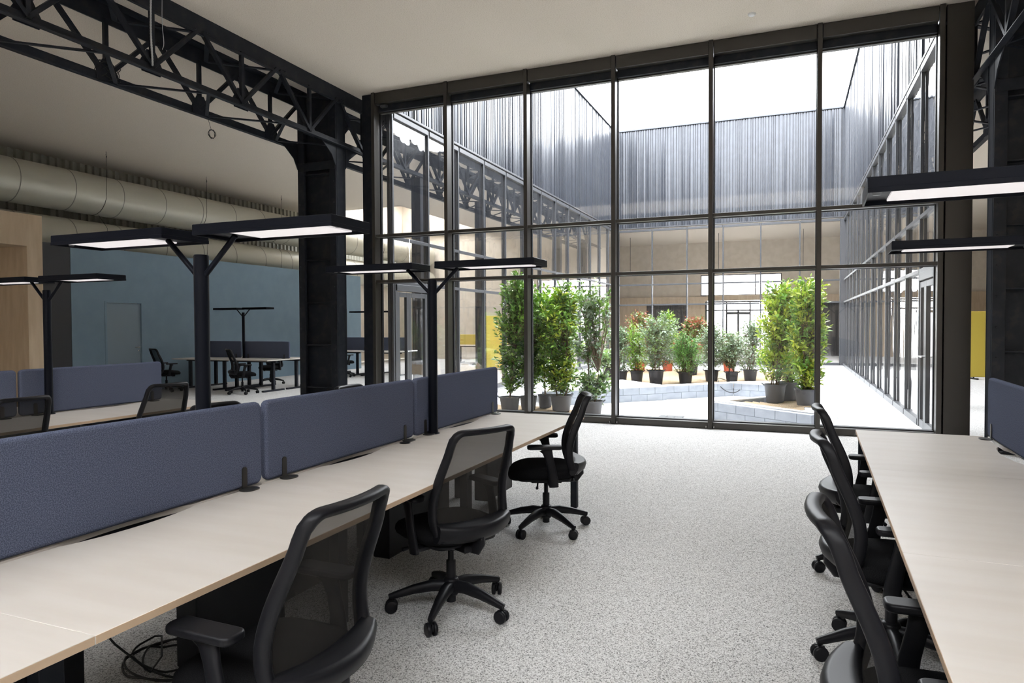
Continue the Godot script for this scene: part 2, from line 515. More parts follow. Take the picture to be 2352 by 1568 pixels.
func cladding_panel(w: float, h: float, variant: int) -> Shape:
	var r := RandomNumberGenerator.new()
	r.seed = 100 + variant
	var s := S()
	var x := 0.0
	var pts := [Vector2(0, 0)]
	while x < w - 0.001:
		var flat := r.randf_range(0.012, 0.040)
		var top := r.randf_range(0.030, 0.085)
		if x + flat + top + 0.012 > w - 0.06: top = w - x - flat - 0.012
		var z0 := r.randf_range(0.040, 0.055)
		var z1 := r.randf_range(0.040, 0.055)
		pts.append(Vector2(x + flat, 0)); pts.append(Vector2(x + flat + 0.006, z0))
		pts.append(Vector2(x + flat + 0.006 + top, z1)); pts.append(Vector2(x + flat + 0.012 + top, 0))
		x += flat + top + 0.012
	pts.append(Vector2(w, 0))
	for k in pts.size() - 1:
		var a: Vector2 = pts[k]
		var b: Vector2 = pts[k + 1]
		s.quad(Vector3(a.x, 0, a.y), Vector3(b.x, 0, b.y), Vector3(b.x, h, b.y), Vector3(a.x, h, a.y), Vector3(-(b.y - a.y), 0, b.x - a.x).normalized())
	s.quad(Vector3(0, 0, -0.05), Vector3(w, 0, -0.05), Vector3(w, h, -0.05), Vector3(0, h, -0.05), Vector3(0, 0, -1))
	return s

func clad_wall(called: String, label: String, at: Vector3, turn: float, length: float, y0: float, meshes: Array) -> void:
	var o := frame(called, label, at, turn)
	part(o, "backing", S().box(Vector3(length / 2, (y0 + CTOP) / 2, -0.15), Vector3(length, CTOP - y0, 0.16)), M.dark_wall)
	part(o, "coping", S().box(Vector3(length / 2, CTOP + 0.03, -0.08), Vector3(length, 0.06, 0.36), 0.01), M.cladding)
	part(o, "drip_flashing", S().box(Vector3(length / 2, y0 - 0.03, 0.0), Vector3(length, 0.05, 0.12), 0.008), M.aluminium)
	var n := int(round(length / 1.06))
	for k in n:
		var p := part(o, "cladding_panel", meshes[(k * 7 + k / 3) % meshes.size()], M.cladding, Vector3(k * length / n, y0, 0))
		p.scale.x = length / n

func courtyard() -> void:
	var cw := CX1 - CX0
	var cd := FZ - CZ1
	# near glass wall; its local z looks into the courtyard (-z), so it is turned half round
	var w1 := frame("window_1", "tall dark framed glass wall between the office and the courtyard", Vector3(0, 0, FZ - 0.14), PI)
	var marks := []
	for k in 7: marks.append(-(-2.505 + 1.43 * (3 - k)))
	marks.sort()
	var o1 := w1
	glazing(o1, marks, [2.30, 3.10], 5.36, M.mullion, M.mullion, [], true)
	# heads between the mullions and the dark end posts
	for k in 6:
		var a: float = marks[k] + 0.035
		var b: float = marks[k + 1] - 0.035
		part(o1, "head_beam", S().box(Vector3((a + b) / 2, 5.50, -0.10), Vector3(b - a, 0.19, 0.16), 0.008), M.mullion)
		part(o1, "head_panel", S().box(Vector3((a + b) / 2, 5.36, -0.02), Vector3(b - a, 0.13, 0.10), 0.004), M.steel)
	part(o1, "end_post", S().box(Vector3(-1.99, CEIL / 2, -0.05), Vector3(0.30, CEIL, 0.20), 0.006), M.mullion)
	part(o1, "end_post", S().box(Vector3(6.95, CEIL / 2, -0.05), Vector3(0.22, CEIL, 0.16), 0.006), M.steel)
	for k in range(1, 6):
		for s in [-1, 1]:
			part(o1, "anchor_bolt", S().lathe(Vector3(marks[k] + s * 0.055, 0.0, -0.19), [Vector2(0, 0.02), Vector2(0.007, 0.02), Vector2(0.007, 0.045), Vector2(0, 0.045)], 8), M.chrome)
	# side and far glass walls
	var side := [0.0]
	for k in 13: side.append(1.30 + 1.306 * k)
	var lm := []
	for q in side:
		if q < cd - 0.3: lm.append(q + 0.12)
	lm.append(cd - 0.05)
	var rm := []
	for q in lm: rm.append(cd - q)
	rm.sort()
	var w2 := frame("window_2", "glass wall on the left side of the courtyard with a double door", Vector3(CX0, 0, FZ - 0.12), PI / 2)
	glazing(w2, lm, [2.30, 3.10], 5.31, M.aluminium, M.aluminium, [0], false, true)
	door_pair("door_1", "grey framed double glass door in the left courtyard wall", Vector3(CX0, 0, FZ - 0.12), PI / 2, lm[0], lm[1])
	var w3 := frame("window_3", "glass wall on the right side of the courtyard with a glass door", Vector3(CX1, 0, CZ1), -PI / 2)
	glazing(w3, rm, [2.30, 3.10], 5.31, M.aluminium, M.aluminium, [rm.size() - 2], false)
	door_pair("door_2", "grey framed double glass door in the right courtyard wall", Vector3(CX1, 0, CZ1), -PI / 2, rm[-2], rm[-1])
	var fm := []
	for k in 7: fm.append(0.15 + (cw - 0.3) * k / 6.0)
	var w4 := frame("window_4", "glass wall at the far end of the courtyard", Vector3(CX0, 0, CZ1), 0.0)
	glazing(w4, fm, [2.30, 3.10], 5.31, M.aluminium, M.aluminium, [], false)
	for x in [0.06, cw - 0.06]: part(w4, "corner_post", S().box(Vector3(x, 2.65, 0.03), Vector3(0.16, 5.3, 0.16), 0.01), M.aluminium)
	# corrugated cladding above
	var meshes := []
	for k in 5: meshes.append(cladding_panel(1.0, CTOP - 5.4, k).mesh())
	clad_wall("wall_courtyard_left", "ribbed metal cladding above the left courtyard windows", Vector3(CX0, 0, FZ), PI / 2, cd, 5.4, meshes)
	clad_wall("wall_courtyard_right", "ribbed metal cladding above the right courtyard windows", Vector3(CX1, 0, CZ1), -PI / 2, cd, 5.4, meshes)
	clad_wall("wall_courtyard_far", "ribbed metal cladding above the far courtyard windows", Vector3(CX0, 0, CZ1), 0.0, cw, 5.4, meshes)
	clad_wall("wall_courtyard_near", "ribbed metal cladding above the office glass wall", Vector3(CX1, 0, FZ - 0.2), PI, cw, 5.65, meshes)
	# paving: a low yard, a level strip along the right wall and a ramp
	struct("floor_courtyard", slab(CX0, CX1, -0.4, LOW, CZ1, FZ - 0.15), M.paving, "white paving of the courtyard")
	var st := S()
	st.prism(PackedVector2Array([Vector2(CX1, 10.46), Vector2(CX1, 27.35), Vector2(0.95, 27.35), Vector2(0.72, 12.0), Vector2(0.45, 11.45), Vector2(0.5, 10.46)]), 0.3, 0.0, Vector3(0, -0.15, 0), Basis(Vector3(1, 0, 0), Vector3(0, 0, -1), Vector3(0, 1, 0)))
	struct("floor_walkway", st, M.paving, "raised white walkway along the right courtyard wall")
	var rp := S()
	var A := Vector3(-0.80, LOW, -12.0); var R := Vector3(0.40, 0.07, -11.42)
	var P := Vector3(0.52, 0.0, -10.46); var Q := Vector3(-1.6, LOW, -10.46)
	var up := Vector3(-0.12, 0.99, 0).normalized()
	rp.tri(rp.add(A, up), rp.add(R, up), rp.add(P, up)); rp.tri(rp.add(A, up), rp.add(P, up), rp.add(Q, up))
	rp.tri(rp.add(A - Vector3(0, 0.2, 0), -up), rp.add(R - Vector3(0, 0.3, 0), -up), rp.add(P - Vector3(0, 0.3, 0), -up))
	rp.quad(A, R, R - Vector3(0, 0.3, 0), A - Vector3(0, 0.2, 0))
	struct("floor_ramp", rp, M.paving, "white ramp beside the pointed planter")
	planters()

func door_pair(called: String, label: String, at: Vector3, turn: float, a: float, b: float) -> void:
	var o := frame(called, label, at, turn)
	var fr := S()
	var h := 2.27
	fr.box(Vector3(a + 0.06, h / 2, 0.0), Vector3(0.07, h, 0.12), 0.006)
	fr.box(Vector3(b - 0.06, h / 2, 0.0), Vector3(0.07, h, 0.12), 0.006)
	fr.box(Vector3((a + b) / 2, h - 0.06, 0.0), Vector3(b - a - 0.06, 0.12, 0.12), 0.006)
	part(o, "door_frame", fr, M.aluminium)
	var l := a + 0.10
	var w := (b - a - 0.20)
	leaf_door(o, l + w * 0.19, w * 0.38, h - 0.14, M.aluminium, 1.0)
	leaf_door(o, l + w * 0.69, w * 0.62, h - 0.14, M.aluminium, -1.0)

# a wall of laid blocks from a to b (two courses), cap on top; each block is a piece
func block_wall(o: Node3D, a: Vector2, b: Vector2, thick: float, y0: float, side: float) -> void:
	var d := (b - a).normalized()
	var n := Vector2(-d.y, d.x) * side
	var len := a.distance_to(b)
	var turn := -atan2(d.y, d.x)
	var ax := Basis(Vector3.UP, turn)
	var mesh := S().box(Vector3.ZERO, Vector3(0.392, 0.142, thick), 0.004).mesh()
	for row in 2:
		var x := 0.0 if row == 0 else -0.2
		while x < len - 0.02:
			var x0 := maxf(x, 0.0)
			var x1 := minf(x + 0.4, len)
			if x1 - x0 > 0.03:
				var c := a + d * (x0 + x1) / 2 + n * thick / 2
				var p := part(o, "block", mesh, M.block, Vector3(c.x, y0 + 0.0725 + row * 0.147 + rng.randf_range(-0.001, 0.001), c.y), turn)
				p.scale.x = (x1 - x0) / 0.4
			x += 0.4
	var c2 := a + d * len / 2 + n * thick / 2
	part(o, "mortar", S().box(Vector3(c2.x, y0 + 0.14, c2.y), Vector3(len - 0.01, 0.28, thick - 0.02), 0.0, ax), M.block)

func flat_poly(pts: Array, y: float, depth: float) -> Shape:
	var o := PackedVector2Array()
	for p in pts: o.append(Vector2(p.x, -p.y))
	return S().prism(o, depth, 0.0, Vector3(0, y - depth / 2, 0), Basis(Vector3(1, 0, 0), Vector3(0, 0, -1), Vector3(0, 1, 0)))

func lumpy(pts: Array, y: float, seed_: int, cell := 0.12) -> Shape:
	# uneven earth filling an outline (x, z)
	var poly := PackedVector2Array()
	for p in pts: poly.append(p)
	var box := Rect2(poly[0], Vector2.ZERO)
	for p in poly: box = box.expand(p)
	var f := FastNoiseLite.new(); f.seed = seed_; f.frequency = 1.6
	var s := S()
	var nx := int(ceil(box.size.x / cell)); var nz := int(ceil(box.size.y / cell))
	var hgt := func(q: Vector2) -> Vector3: return Vector3(q.x, y + f.get_noise_2d(q.x, q.y) * 0.05 + f.get_noise_2d(q.x * 6, q.y * 6) * 0.015, q.y)
	for ix in nx:
		for iz in nz:
			var q := box.position + Vector2(ix, iz) * cell
			if not Geometry2D.is_point_in_polygon(q + Vector2(cell, cell) / 2, poly): continue
			var a: Vector3 = hgt.call(q); var b: Vector3 = hgt.call(q + Vector2(cell, 0))
			var c: Vector3 = hgt.call(q + Vector2(cell, cell)); var e: Vector3 = hgt.call(q + Vector2(0, cell))
			var nn := (c - a).cross(b - a).normalized()
			if nn.y < 0: nn = -nn
			s.quad(a, b, c, e, nn)
	return s

func planters() -> void:
	var p1 := thing("block_planter", "long white block planter full of potted shrubs, zigzag front wall", "planter")
	block_wall(p1, Vector2(-4.55, -12.95), Vector2(-2.48, -14.98), 0.2, LOW, -1.0)
	block_wall(p1, Vector2(-2.50, -15.06), Vector2(-1.20, -16.36), 0.2, LOW, -1.0)
	block_wall(p1, Vector2(-1.20, -16.38), Vector2(0.35, -15.72), 0.2, LOW, -1.0)
	part(p1, "capping", flat_poly([Vector2(-4.55, -12.95), Vector2(-2.48, -14.98), Vector2(-2.70, -15.3), Vector2(-3.75, -16.3), Vector2(-5.6, -14.6)], 0.19, 0.02), M.paving)
	part(p1, "capping", flat_poly([Vector2(-2.52, -15.04), Vector2(-1.18, -16.38), Vector2(-1.32, -16.52), Vector2(-2.66, -15.18)], 0.188, 0.02), M.paving)
	part(p1, "capping", flat_poly([Vector2(-1.22, -16.36), Vector2(0.37, -15.70), Vector2(0.5, -16.4), Vector2(-0.2, -17.2), Vector2(-1.3, -16.55)], 0.19, 0.02), M.paving)
	var e1 := part(p1, "earth", lumpy([Vector2(-3.85, -16.35), Vector2(-2.75, -15.35), Vector2(-1.35, -16.62), Vector2(-0.1, -17.2), Vector2(-0.1, -22.5), Vector2(-4.7, -22.5), Vector2(-5.6, -18.0)], 0.06, 4, 0.2), M.soil)
	e1.set_meta("kind", "stuff")
	var p2 := thing("block_planter", "pointed white block planter with two tall bright green laurels", "planter")
	block_wall(p2, Vector2(-1.20, -12.42), Vector2(0.40, -11.12), 0.16, LOW, 1.0)
	block_wall(p2, Vector2(-1.20, -12.60), Vector2(0.15, -14.25), 0.16, LOW, 1.0)
	part(p2, "capping", flat_poly([Vector2(-1.25, -12.40), Vector2(0.42, -11.08), Vector2(0.33, -11.30), Vector2(-1.02, -12.52)], 0.185, 0.02), M.paving)
	part(p2, "capping", flat_poly([Vector2(-1.25, -12.42), Vector2(-1.05, -12.52), Vector2(0.28, -14.2), Vector2(0.14, -14.3)], 0.183, 0.02), M.paving)
	var e2 := part(p2, "earth", lumpy([Vector2(-0.98, -12.58), Vector2(0.10, -11.72), Vector2(0.52, -13.0), Vector2(0.22, -14.0)], 0.12, 9), M.soil)
	e2.set_meta("kind", "stuff")
	var bed := part(self, "earth_bed", lumpy([Vector2(-6.0, -11.2), Vector2(-2.75, -10.65), Vector2(-2.7, -11.6), Vector2(-4.2, -12.75), Vector2(-6.0, -12.4)], LOW + 0.03, 15), M.soil)
	tag(bed, "brown earth bed under the potted trees by the glass wall", "earth"); bed.set_meta("kind", "stuff")
	# floor grating
	var g := thing("floor_grating", "small white slotted drain grating set in the paving", "grating", Vector3(-1.95, LOW, -12.2))
	for k in 3:
		for j in 9:
			part(g, "bar", S().box(Vector3(-0.14 + k * 0.14, 0.006, -0.19 + j * 0.048), Vector3(0.12, 0.012, 0.024), 0.002), M.tray_metal)
	part(g, "rim", S().box(Vector3(0, 0.003, 0), Vector3(0.44, 0.006, 0.46), 0.001), M.aluminium)
	# irrigation hose
	var hose := thing("irrigation_hose", "thin black hose hanging over the white planter wall", "hose")
	var pts := []
	for q in [[-1.4, 0.16, -17.2], [-1.55, 0.25, -16.7], [-1.52, 0.2, -16.3], [-1.45, 0.1, -16.1], [-1.3, 0.0, -16.05], [-1.15, -0.02, -16.15], [-1.05, 0.03, -16.28]]: pts.append(Vector3(q[0], q[1], q[2]))
	part(hose, "pipe", S().tube(smooth(pts, 5), 0.009, 6), M.cable)

func smooth(pts: Array, sub: int) -> Array:
	var c := Curve3D.new()
	for k in pts.size():
		var a: Vector3 = pts[maxi(k - 1, 0)]
		var b: Vector3 = pts[mini(k + 1, pts.size() - 1)]
		var t: Vector3 = (b - a) / 6.0
		c.add_point(pts[k], -t, t)
	var out := []
	for k in pts.size() - 1:
		for j in sub: out.append(c.sample(k, float(j) / sub))
	out.append(pts[-1])
	return out

# ------------------------------------------------------------------ steel trusses and columns
func slim_column(x: float, z: float, label: String) -> void:
	var o := thing("steel_post", label, "column", Vector3(x, 0, z), 0, "slim steel posts")
	part(o, "web", S().box(Vector3(0, 2.32, 0), Vector3(0.20, 4.64, 0.014)), M.steel)
	for s in [-1, 1]: part(o, "flange", S().box(Vector3(s * 0.10, 2.32, 0), Vector3(0.016, 4.64, 0.20), 0.003), M.steel)
	part(o, "base_plate", S().box(Vector3(0, 0.012, 0), Vector3(0.34, 0.024, 0.34), 0.004), M.steel)

func column(x: float, z: float, label: String) -> void:
	var o := thing("steel_column", label, "column", Vector3(x, 0, z), 0, "riveted steel columns")
	for s in [-1, 1]:
		var fl := S()
		fl.box(Vector3(s * 0.335, CEIL / 2, 0.13), Vector3(0.13, CEIL, 0.02), 0.003)
		fl.box(Vector3(s * 0.335, CEIL / 2, -0.13), Vector3(0.13, CEIL, 0.02), 0.003)
		fl.box(Vector3(s * 0.392, CEIL / 2, 0.0), Vector3(0.016, CEIL, 0.26), 0.003)
		fl.box(Vector3(s * 0.39, CEIL / 2, 0.10), Vector3(0.03, CEIL, 0.018), 0.003)
		fl.box(Vector3(s * 0.39, CEIL / 2, -0.10), Vector3(0.03, CEIL, 0.018), 0.003)
		part(o, "flange", fl, M.steel)
	part(o, "web", S().box(Vector3(0, CEIL / 2, -0.02), Vector3(0.66, CEIL, 0.02)), M.steel)
	var batten := S().box(Vector3.ZERO, Vector3(0.56, 0.018, 0.13), 0.003).mesh()
	for k in 6:
		part(o, "stiffener", batten, M.steel, Vector3(0, 0.45 + k * 0.74, 0.055))
	part(o, "tie_plate", S().box(Vector3(0, 4.28, 0.145), Vector3(0.78, 0.14, 0.014), 0.003), M.steel)
	part(o, "base_plate", S().box(Vector3(0, 0.02, 0), Vector3(0.95, 0.04, 0.45), 0.005), M.steel)
	var rivet := S().lathe(Vector3.ZERO, [Vector2(0.012, 0), Vector2(0.011, 0.006), Vector2(0.006, 0.011), Vector2(0.0, 0.012)], 6, Basis(Vector3.RIGHT, PI / 2)).mesh()
	for k in 14:
		for s in [-1, 1]:
			part(o, "rivet", rivet, M.steel, Vector3(s * 0.36, 0.4 + k * 0.36, 0.14))

func truss(x: float, z0: float, z1: float, label: String) -> void:
	var o := thing("roof_truss", label, "truss", Vector3(x, 0, 0), 0, "riveted roof trusses")
	var lo := 4.66; var hi := 5.40
	var len := z1 - z0
	for s in [-1, 1]:
		var px: float = s * 0.40
		var tc := S()
		tc.box(Vector3(px, 5.47, (z0 + z1) / 2), Vector3(0.016, 0.26, len), 0.003)
		tc.box(Vector3(px - s * 0.06, CEIL - 0.015, (z0 + z1) / 2), Vector3(0.14, 0.03, len), 0.003)
		tc.box(Vector3(px + s * 0.012, 5.36, (z0 + z1) / 2), Vector3(0.03, 0.03, len), 0.003)
		part(o, "top_chord", tc, M.steel)
		var bc := S()
		bc.box(Vector3(px, lo, (z0 + z1) / 2), Vector3(0.014, 0.10, len), 0.003)
		bc.box(Vector3(px + s * 0.035, lo - 0.045, (z0 + z1) / 2), Vector3(0.08, 0.014, len), 0.003)
		part(o, "bottom_chord", bc, M.steel)
		var k := 0
		var z := -9.05
		while z > z0 + 0.8: z -= 1.468
		z += 1.468
		while z < z1 - 0.1:
			part(o, "vertical", S().box(Vector3(px, (lo + hi) / 2, z), Vector3(0.05, hi - lo, 0.055), 0.003), M.steel)
			part(o, "diagonal", S().bar(Vector3(px, lo + 0.02, z), Vector3(px, hi, z - 0.70), 0.05, 0.06, 0.003, Vector3.RIGHT), M.steel)
			part(o, "diagonal", S().bar(Vector3(px, lo + 0.02, z), Vector3(px, hi, z + 0.70), 0.05, 0.06, 0.003, Vector3.RIGHT), M.steel)
			var g := PackedVector2Array([Vector2(-0.13, -0.06), Vector2(0.13, -0.06), Vector2(0.15, 0.06), Vector2(0.06, 0.22), Vector2(-0.06, 0.22), Vector2(-0.15, 0.06)])
			part(o, "gusset_plate", S().prism(g, 0.012, 0.0, Vector3(px - s * 0.02, lo, z), Basis(Vector3.UP, PI / 2)), M.steel)
			z += 1.468
	var zz := z0 + 0.4
	var flip := 1.0
	while zz < z1 - 0.75:
		part(o, "lacing", S().bar(Vector3(-0.40 * flip, lo - 0.03, zz), Vector3(0.40 * flip, lo - 0.03, zz + 0.734), 0.045, 0.02, 0.002), M.steel)
		part(o, "top_lacing", S().bar(Vector3(-0.40 * flip, 5.42, zz), Vector3(0.40 * flip, 5.42, zz + 0.734), 0.06, 0.02, 0.002), M.steel)
		flip = -flip
		zz += 0.734

func knee(o: Node3D, px: float, z: float, s: float) -> void:
	var g := PackedVector2Array([Vector2(0, 0), Vector2(s * 0.42, 0), Vector2(s * 0.30, -0.06), Vector2(s * 0.1, -0.2), Vector2(0, -0.38)])
	part(o, "knee_plate", S().prism(g, 0.014, 0.0, Vector3(px, 4.63, z), Basis(Vector3.UP, -PI / 2)), M.steel)

func steelwork() -> void:
	truss(-7.6, -27.2, 1.5, "black riveted lattice truss over the left column")
	truss(2.59, -27.2, 1.5, "black riveted lattice truss over the right column")
	column(-7.6, -9.86, "dark riveted steel column beside the glass wall, air ducts behind it")
	for k in 5:
		slim_column(-7.25, -12.6 - 3.1 * k, "slim dark steel post behind the left courtyard glass, %s from the double door" % ["first", "second", "third", "fourth", "fifth"][k])
	column(2.59, -9.68, "dark riveted steel column beside the blue desk screen and yellow panel")
	for k in 4:
		slim_column(2.59, -14.6 - 3.6 * k, "slim dark steel post behind the right courtyard glass, %s from the riveted column" % ["first", "second", "third", "fourth"][k])
	for c in get_children():
		if String(c.name) == "steel_column" or String(c.name) == "steel_column_001":
			for s in [-0.40, 0.40]:
				knee(c, s, 0.14, 1.0); knee(c, s, -0.14, -1.0)

# ------------------------------------------------------------------ left hall: ducts, blue wall, plywood box
func left_hall() -> void:
	# corrugated strip wall behind the ducts, as panels of ribs
	var cw := frame("wall_corrugated", "ribbed metal wall behind the air ducts", Vector3(XL + 0.03, 3.2, -2.0), PI / 2)
	var pm := S()
	for k in 6:
		var x := k * 0.19
		for q in [[x, 0.0, x + 0.08, 0.0], [x + 0.08, 0.0, x + 0.10, 0.06], [x + 0.10, 0.06, x + 0.17, 0.06], [x + 0.17, 0.06, x + 0.19, 0.0]]:
			pm.quad(Vector3(q[0], 0, q[1]), Vector3(q[2], 0, q[3]), Vector3(q[2], 2.4, q[3]), Vector3(q[0], 2.4, q[1]), Vector3(-(q[3] - q[1]), 0, q[2] - q[0]).normalized())
	var pmm := pm.mesh()
	for k in 22: part(cw, "ribbed_panel", pmm, M.corrugated, Vector3(k * 1.14, 0, 0))
	# ducts
	var names := ["upper cream round air duct under the ceiling", "lower cream round air duct above the blue wall"]
	for d in 2:
		var y: float = [4.63, 3.52][d]
		var o := thing("air_duct", names[d], "duct", Vector3(-15.25, y, 0), 0, "round air ducts")
		var r := 0.47
		var sec := S().tube([Vector3(0, 0, 0), Vector3(0, 0, -1.19)], r, 36, false).mesh()
		var seam := S().tube([Vector3(0, 0, 0), Vector3(0, 0, -0.004), Vector3(0, 0, -0.018), Vector3(0, 0, -0.022)], [r, r + 0.006, r + 0.006, r], 36, false).mesh()
		for k in 22:
			part(o, "duct_section", sec, M.duct, Vector3(0, 0, -1.0 - k * 1.19 - 0.001))
			part(o, "seam_ring", seam, M.duct_seam, Vector3(0, 0, -1.0 - k * 1.19))
		for k in 9:
			var z := -2.4 - k * 2.95
			var hw := S()
			var pts := []
			for j in 13:
				var a := PI * j / 12.0
				pts.append(Vector3(cos(a) * (r + 0.006), -sin(a) * (r + 0.006), z))
			hw.tube(pts, 0.006, 5)
			if d == 1:
				hw.tube([Vector3(r + 0.006, 0, z), Vector3(r + 0.006, 0.30, z), Vector3(0.2, 0.62, z)], 0.005, 5)
				part(o, "hanger_wire", hw, M.cable)
				continue
			hw.tube([Vector3(r + 0.006, 0, z), Vector3(r + 0.01, CEIL - y - 0.05, z), Vector3(r + 0.01, CEIL - y, z)], 0.005, 5)
			hw.tube([Vector3(r + 0.01, CEIL - y - 0.16, z), Vector3(r + 0.03, CEIL - y - 0.12, z), Vector3(r, CEIL - y - 0.07, z)], 0.007, 5)
			part(o, "hanger_wire", hw, M.cable)
	# blue partition with doors
	var b := S()
	slab(-14.35, -14.2, 0, 3.27, -10.75, -9.95, b); slab(-14.35, -14.2, 2.1, 3.27, -11.65, -10.75, b)
	slab(-14.35, -14.2, 0, 3.27, -20.55, -11.65, b); slab(-16.4, -14.35, 3.05, 3.1, -20.55, -9.0, b)
	struct("wall_blue", b, M.blue_paint, "tall blue grey painted partition wall")
	struct("wall_dark", slab(-14.36, -14.21, 0, 3.27, -9.95, -7.2), M.dark_wall, "dark grey wall piece beside the blue partition")
	struct("wall_hall_end", slab(XL, -7.0, 0, CEIL, CZ1 - 0.3, CZ1 - 0.1), M.plaster, "beige wall at the end of the left hall")
	var d1 := frame("door_3", "blue grey flush door in the blue partition", Vector3(-14.2, 0, -11.2), PI / 2)
	part(d1, "door_leaf", S().box(Vector3(0.0, 1.03, -0.06), Vector3(0.88, 2.06, 0.045), 0.003), M.door_paint)
	var fr := S()
	fr.box(Vector3(-0.465, 1.05, -0.03), Vector3(0.05, 2.1, 0.075), 0.003); fr.box(Vector3(0.465, 1.05, -0.03), Vector3(0.05, 2.1, 0.075), 0.003)
	fr.box(Vector3(0, 2.085, -0.03), Vector3(0.9, 0.04, 0.075), 0.003)
	part(d1, "door_frame", fr, M.blue_paint)
	part(d1, "handle", S().tube([Vector3(0.38, 1.04, -0.04), Vector3(0.38, 1.04, 0.02), Vector3(0.25, 1.04, 0.02)], 0.011, 8), M.chrome)
	part(d1, "lock", S().lathe(Vector3(0.38, 0.96, -0.035), [Vector2(0, 0.02), Vector2(0.018, 0.02), Vector2(0.022, 0.0)], 10, Basis(Vector3.RIGHT, PI / 2)), M.chrome)
	var d2 := frame("door_4", "second blue door far along the blue partition", Vector3(-14.2, 0, -19.2), PI / 2)
	part(d2, "door_leaf", S().box(Vector3(0.0, 1.03, 0.012), Vector3(0.88, 2.06, 0.02), 0.003), M.door_paint)
	part(d2, "door_frame", S().box(Vector3(0.465, 1.05, 0.012), Vector3(0.05, 2.1, 0.03), 0.003).box(Vector3(-0.465, 1.05, 0.012), Vector3(0.05, 2.1, 0.03), 0.003).box(Vector3(0, 2.085, 0.012), Vector3(0.9, 0.04, 0.03), 0.003), M.dark_wall)
	# plywood room box with a recessed entrance
	var pw := frame("wall_plywood", "pale plywood clad room box with a recessed doorway")
	part(pw, "plywood_panel", slab(-14.2, -11.1, 0, 3.25, -7.32, -7.08), M.plywood)
	part(pw, "plywood_panel", slab(-11.6, -11.1, 2.80, 3.25, -7.08, -2.0), M.plywood)
	part(pw, "plywood_panel", slab(-12.3, -12.15, 0, 2.80, -7.08, -2.0), M.plywood)
	part(pw, "soffit_panel", slab(-12.3, -11.6, 2.80, 2.9, -7.08, -2.0), M.plywood)
	part(pw, "plywood_panel", slab(-14.2, -11.1, 0, 3.25, -2.0, -1.8), M.plywood)
	part(pw, "roof_panel", slab(-14.2, -11.1, 3.25, 3.3, -7.32, -1.8), M.plywood)
	var sw := thing("light_switch", "black wall switch on the recessed plywood wall", "switch", Vector3(-12.15, 1.18, -6.62), PI / 2)
	part(sw, "plate", S().box(Vector3(0, 0, 0.006), Vector3(0.085, 0.13, 0.012), 0.004), M.black_plastic)
	part(sw, "rocker", S().box(Vector3(0, 0, 0.014), Vector3(0.05, 0.05, 0.008), 0.003), M.black_plastic)

# ------------------------------------------------------------------ halls behind and beside the courtyard
func far_wall() -> Shape:
	var s := S()
	var z0 := ZF - 0.25; var z1 := ZF
	slab(XL, -4.2, 2.95, CEIL, z0, z1, s); slab(-0.4, XR, 2.95, CEIL, z0, z1, s)
	slab(-4.2, -0.4, 3.98, CEIL, z0, z1, s); slab(-4.2, -0.4, 2.72, 2.95, z0, z1, s)
	slab(XL, -3.9, 0, 2.95, z0, z1, s); slab(-0.85, XR, 0, 2.95, z0, z1, s)
	return s

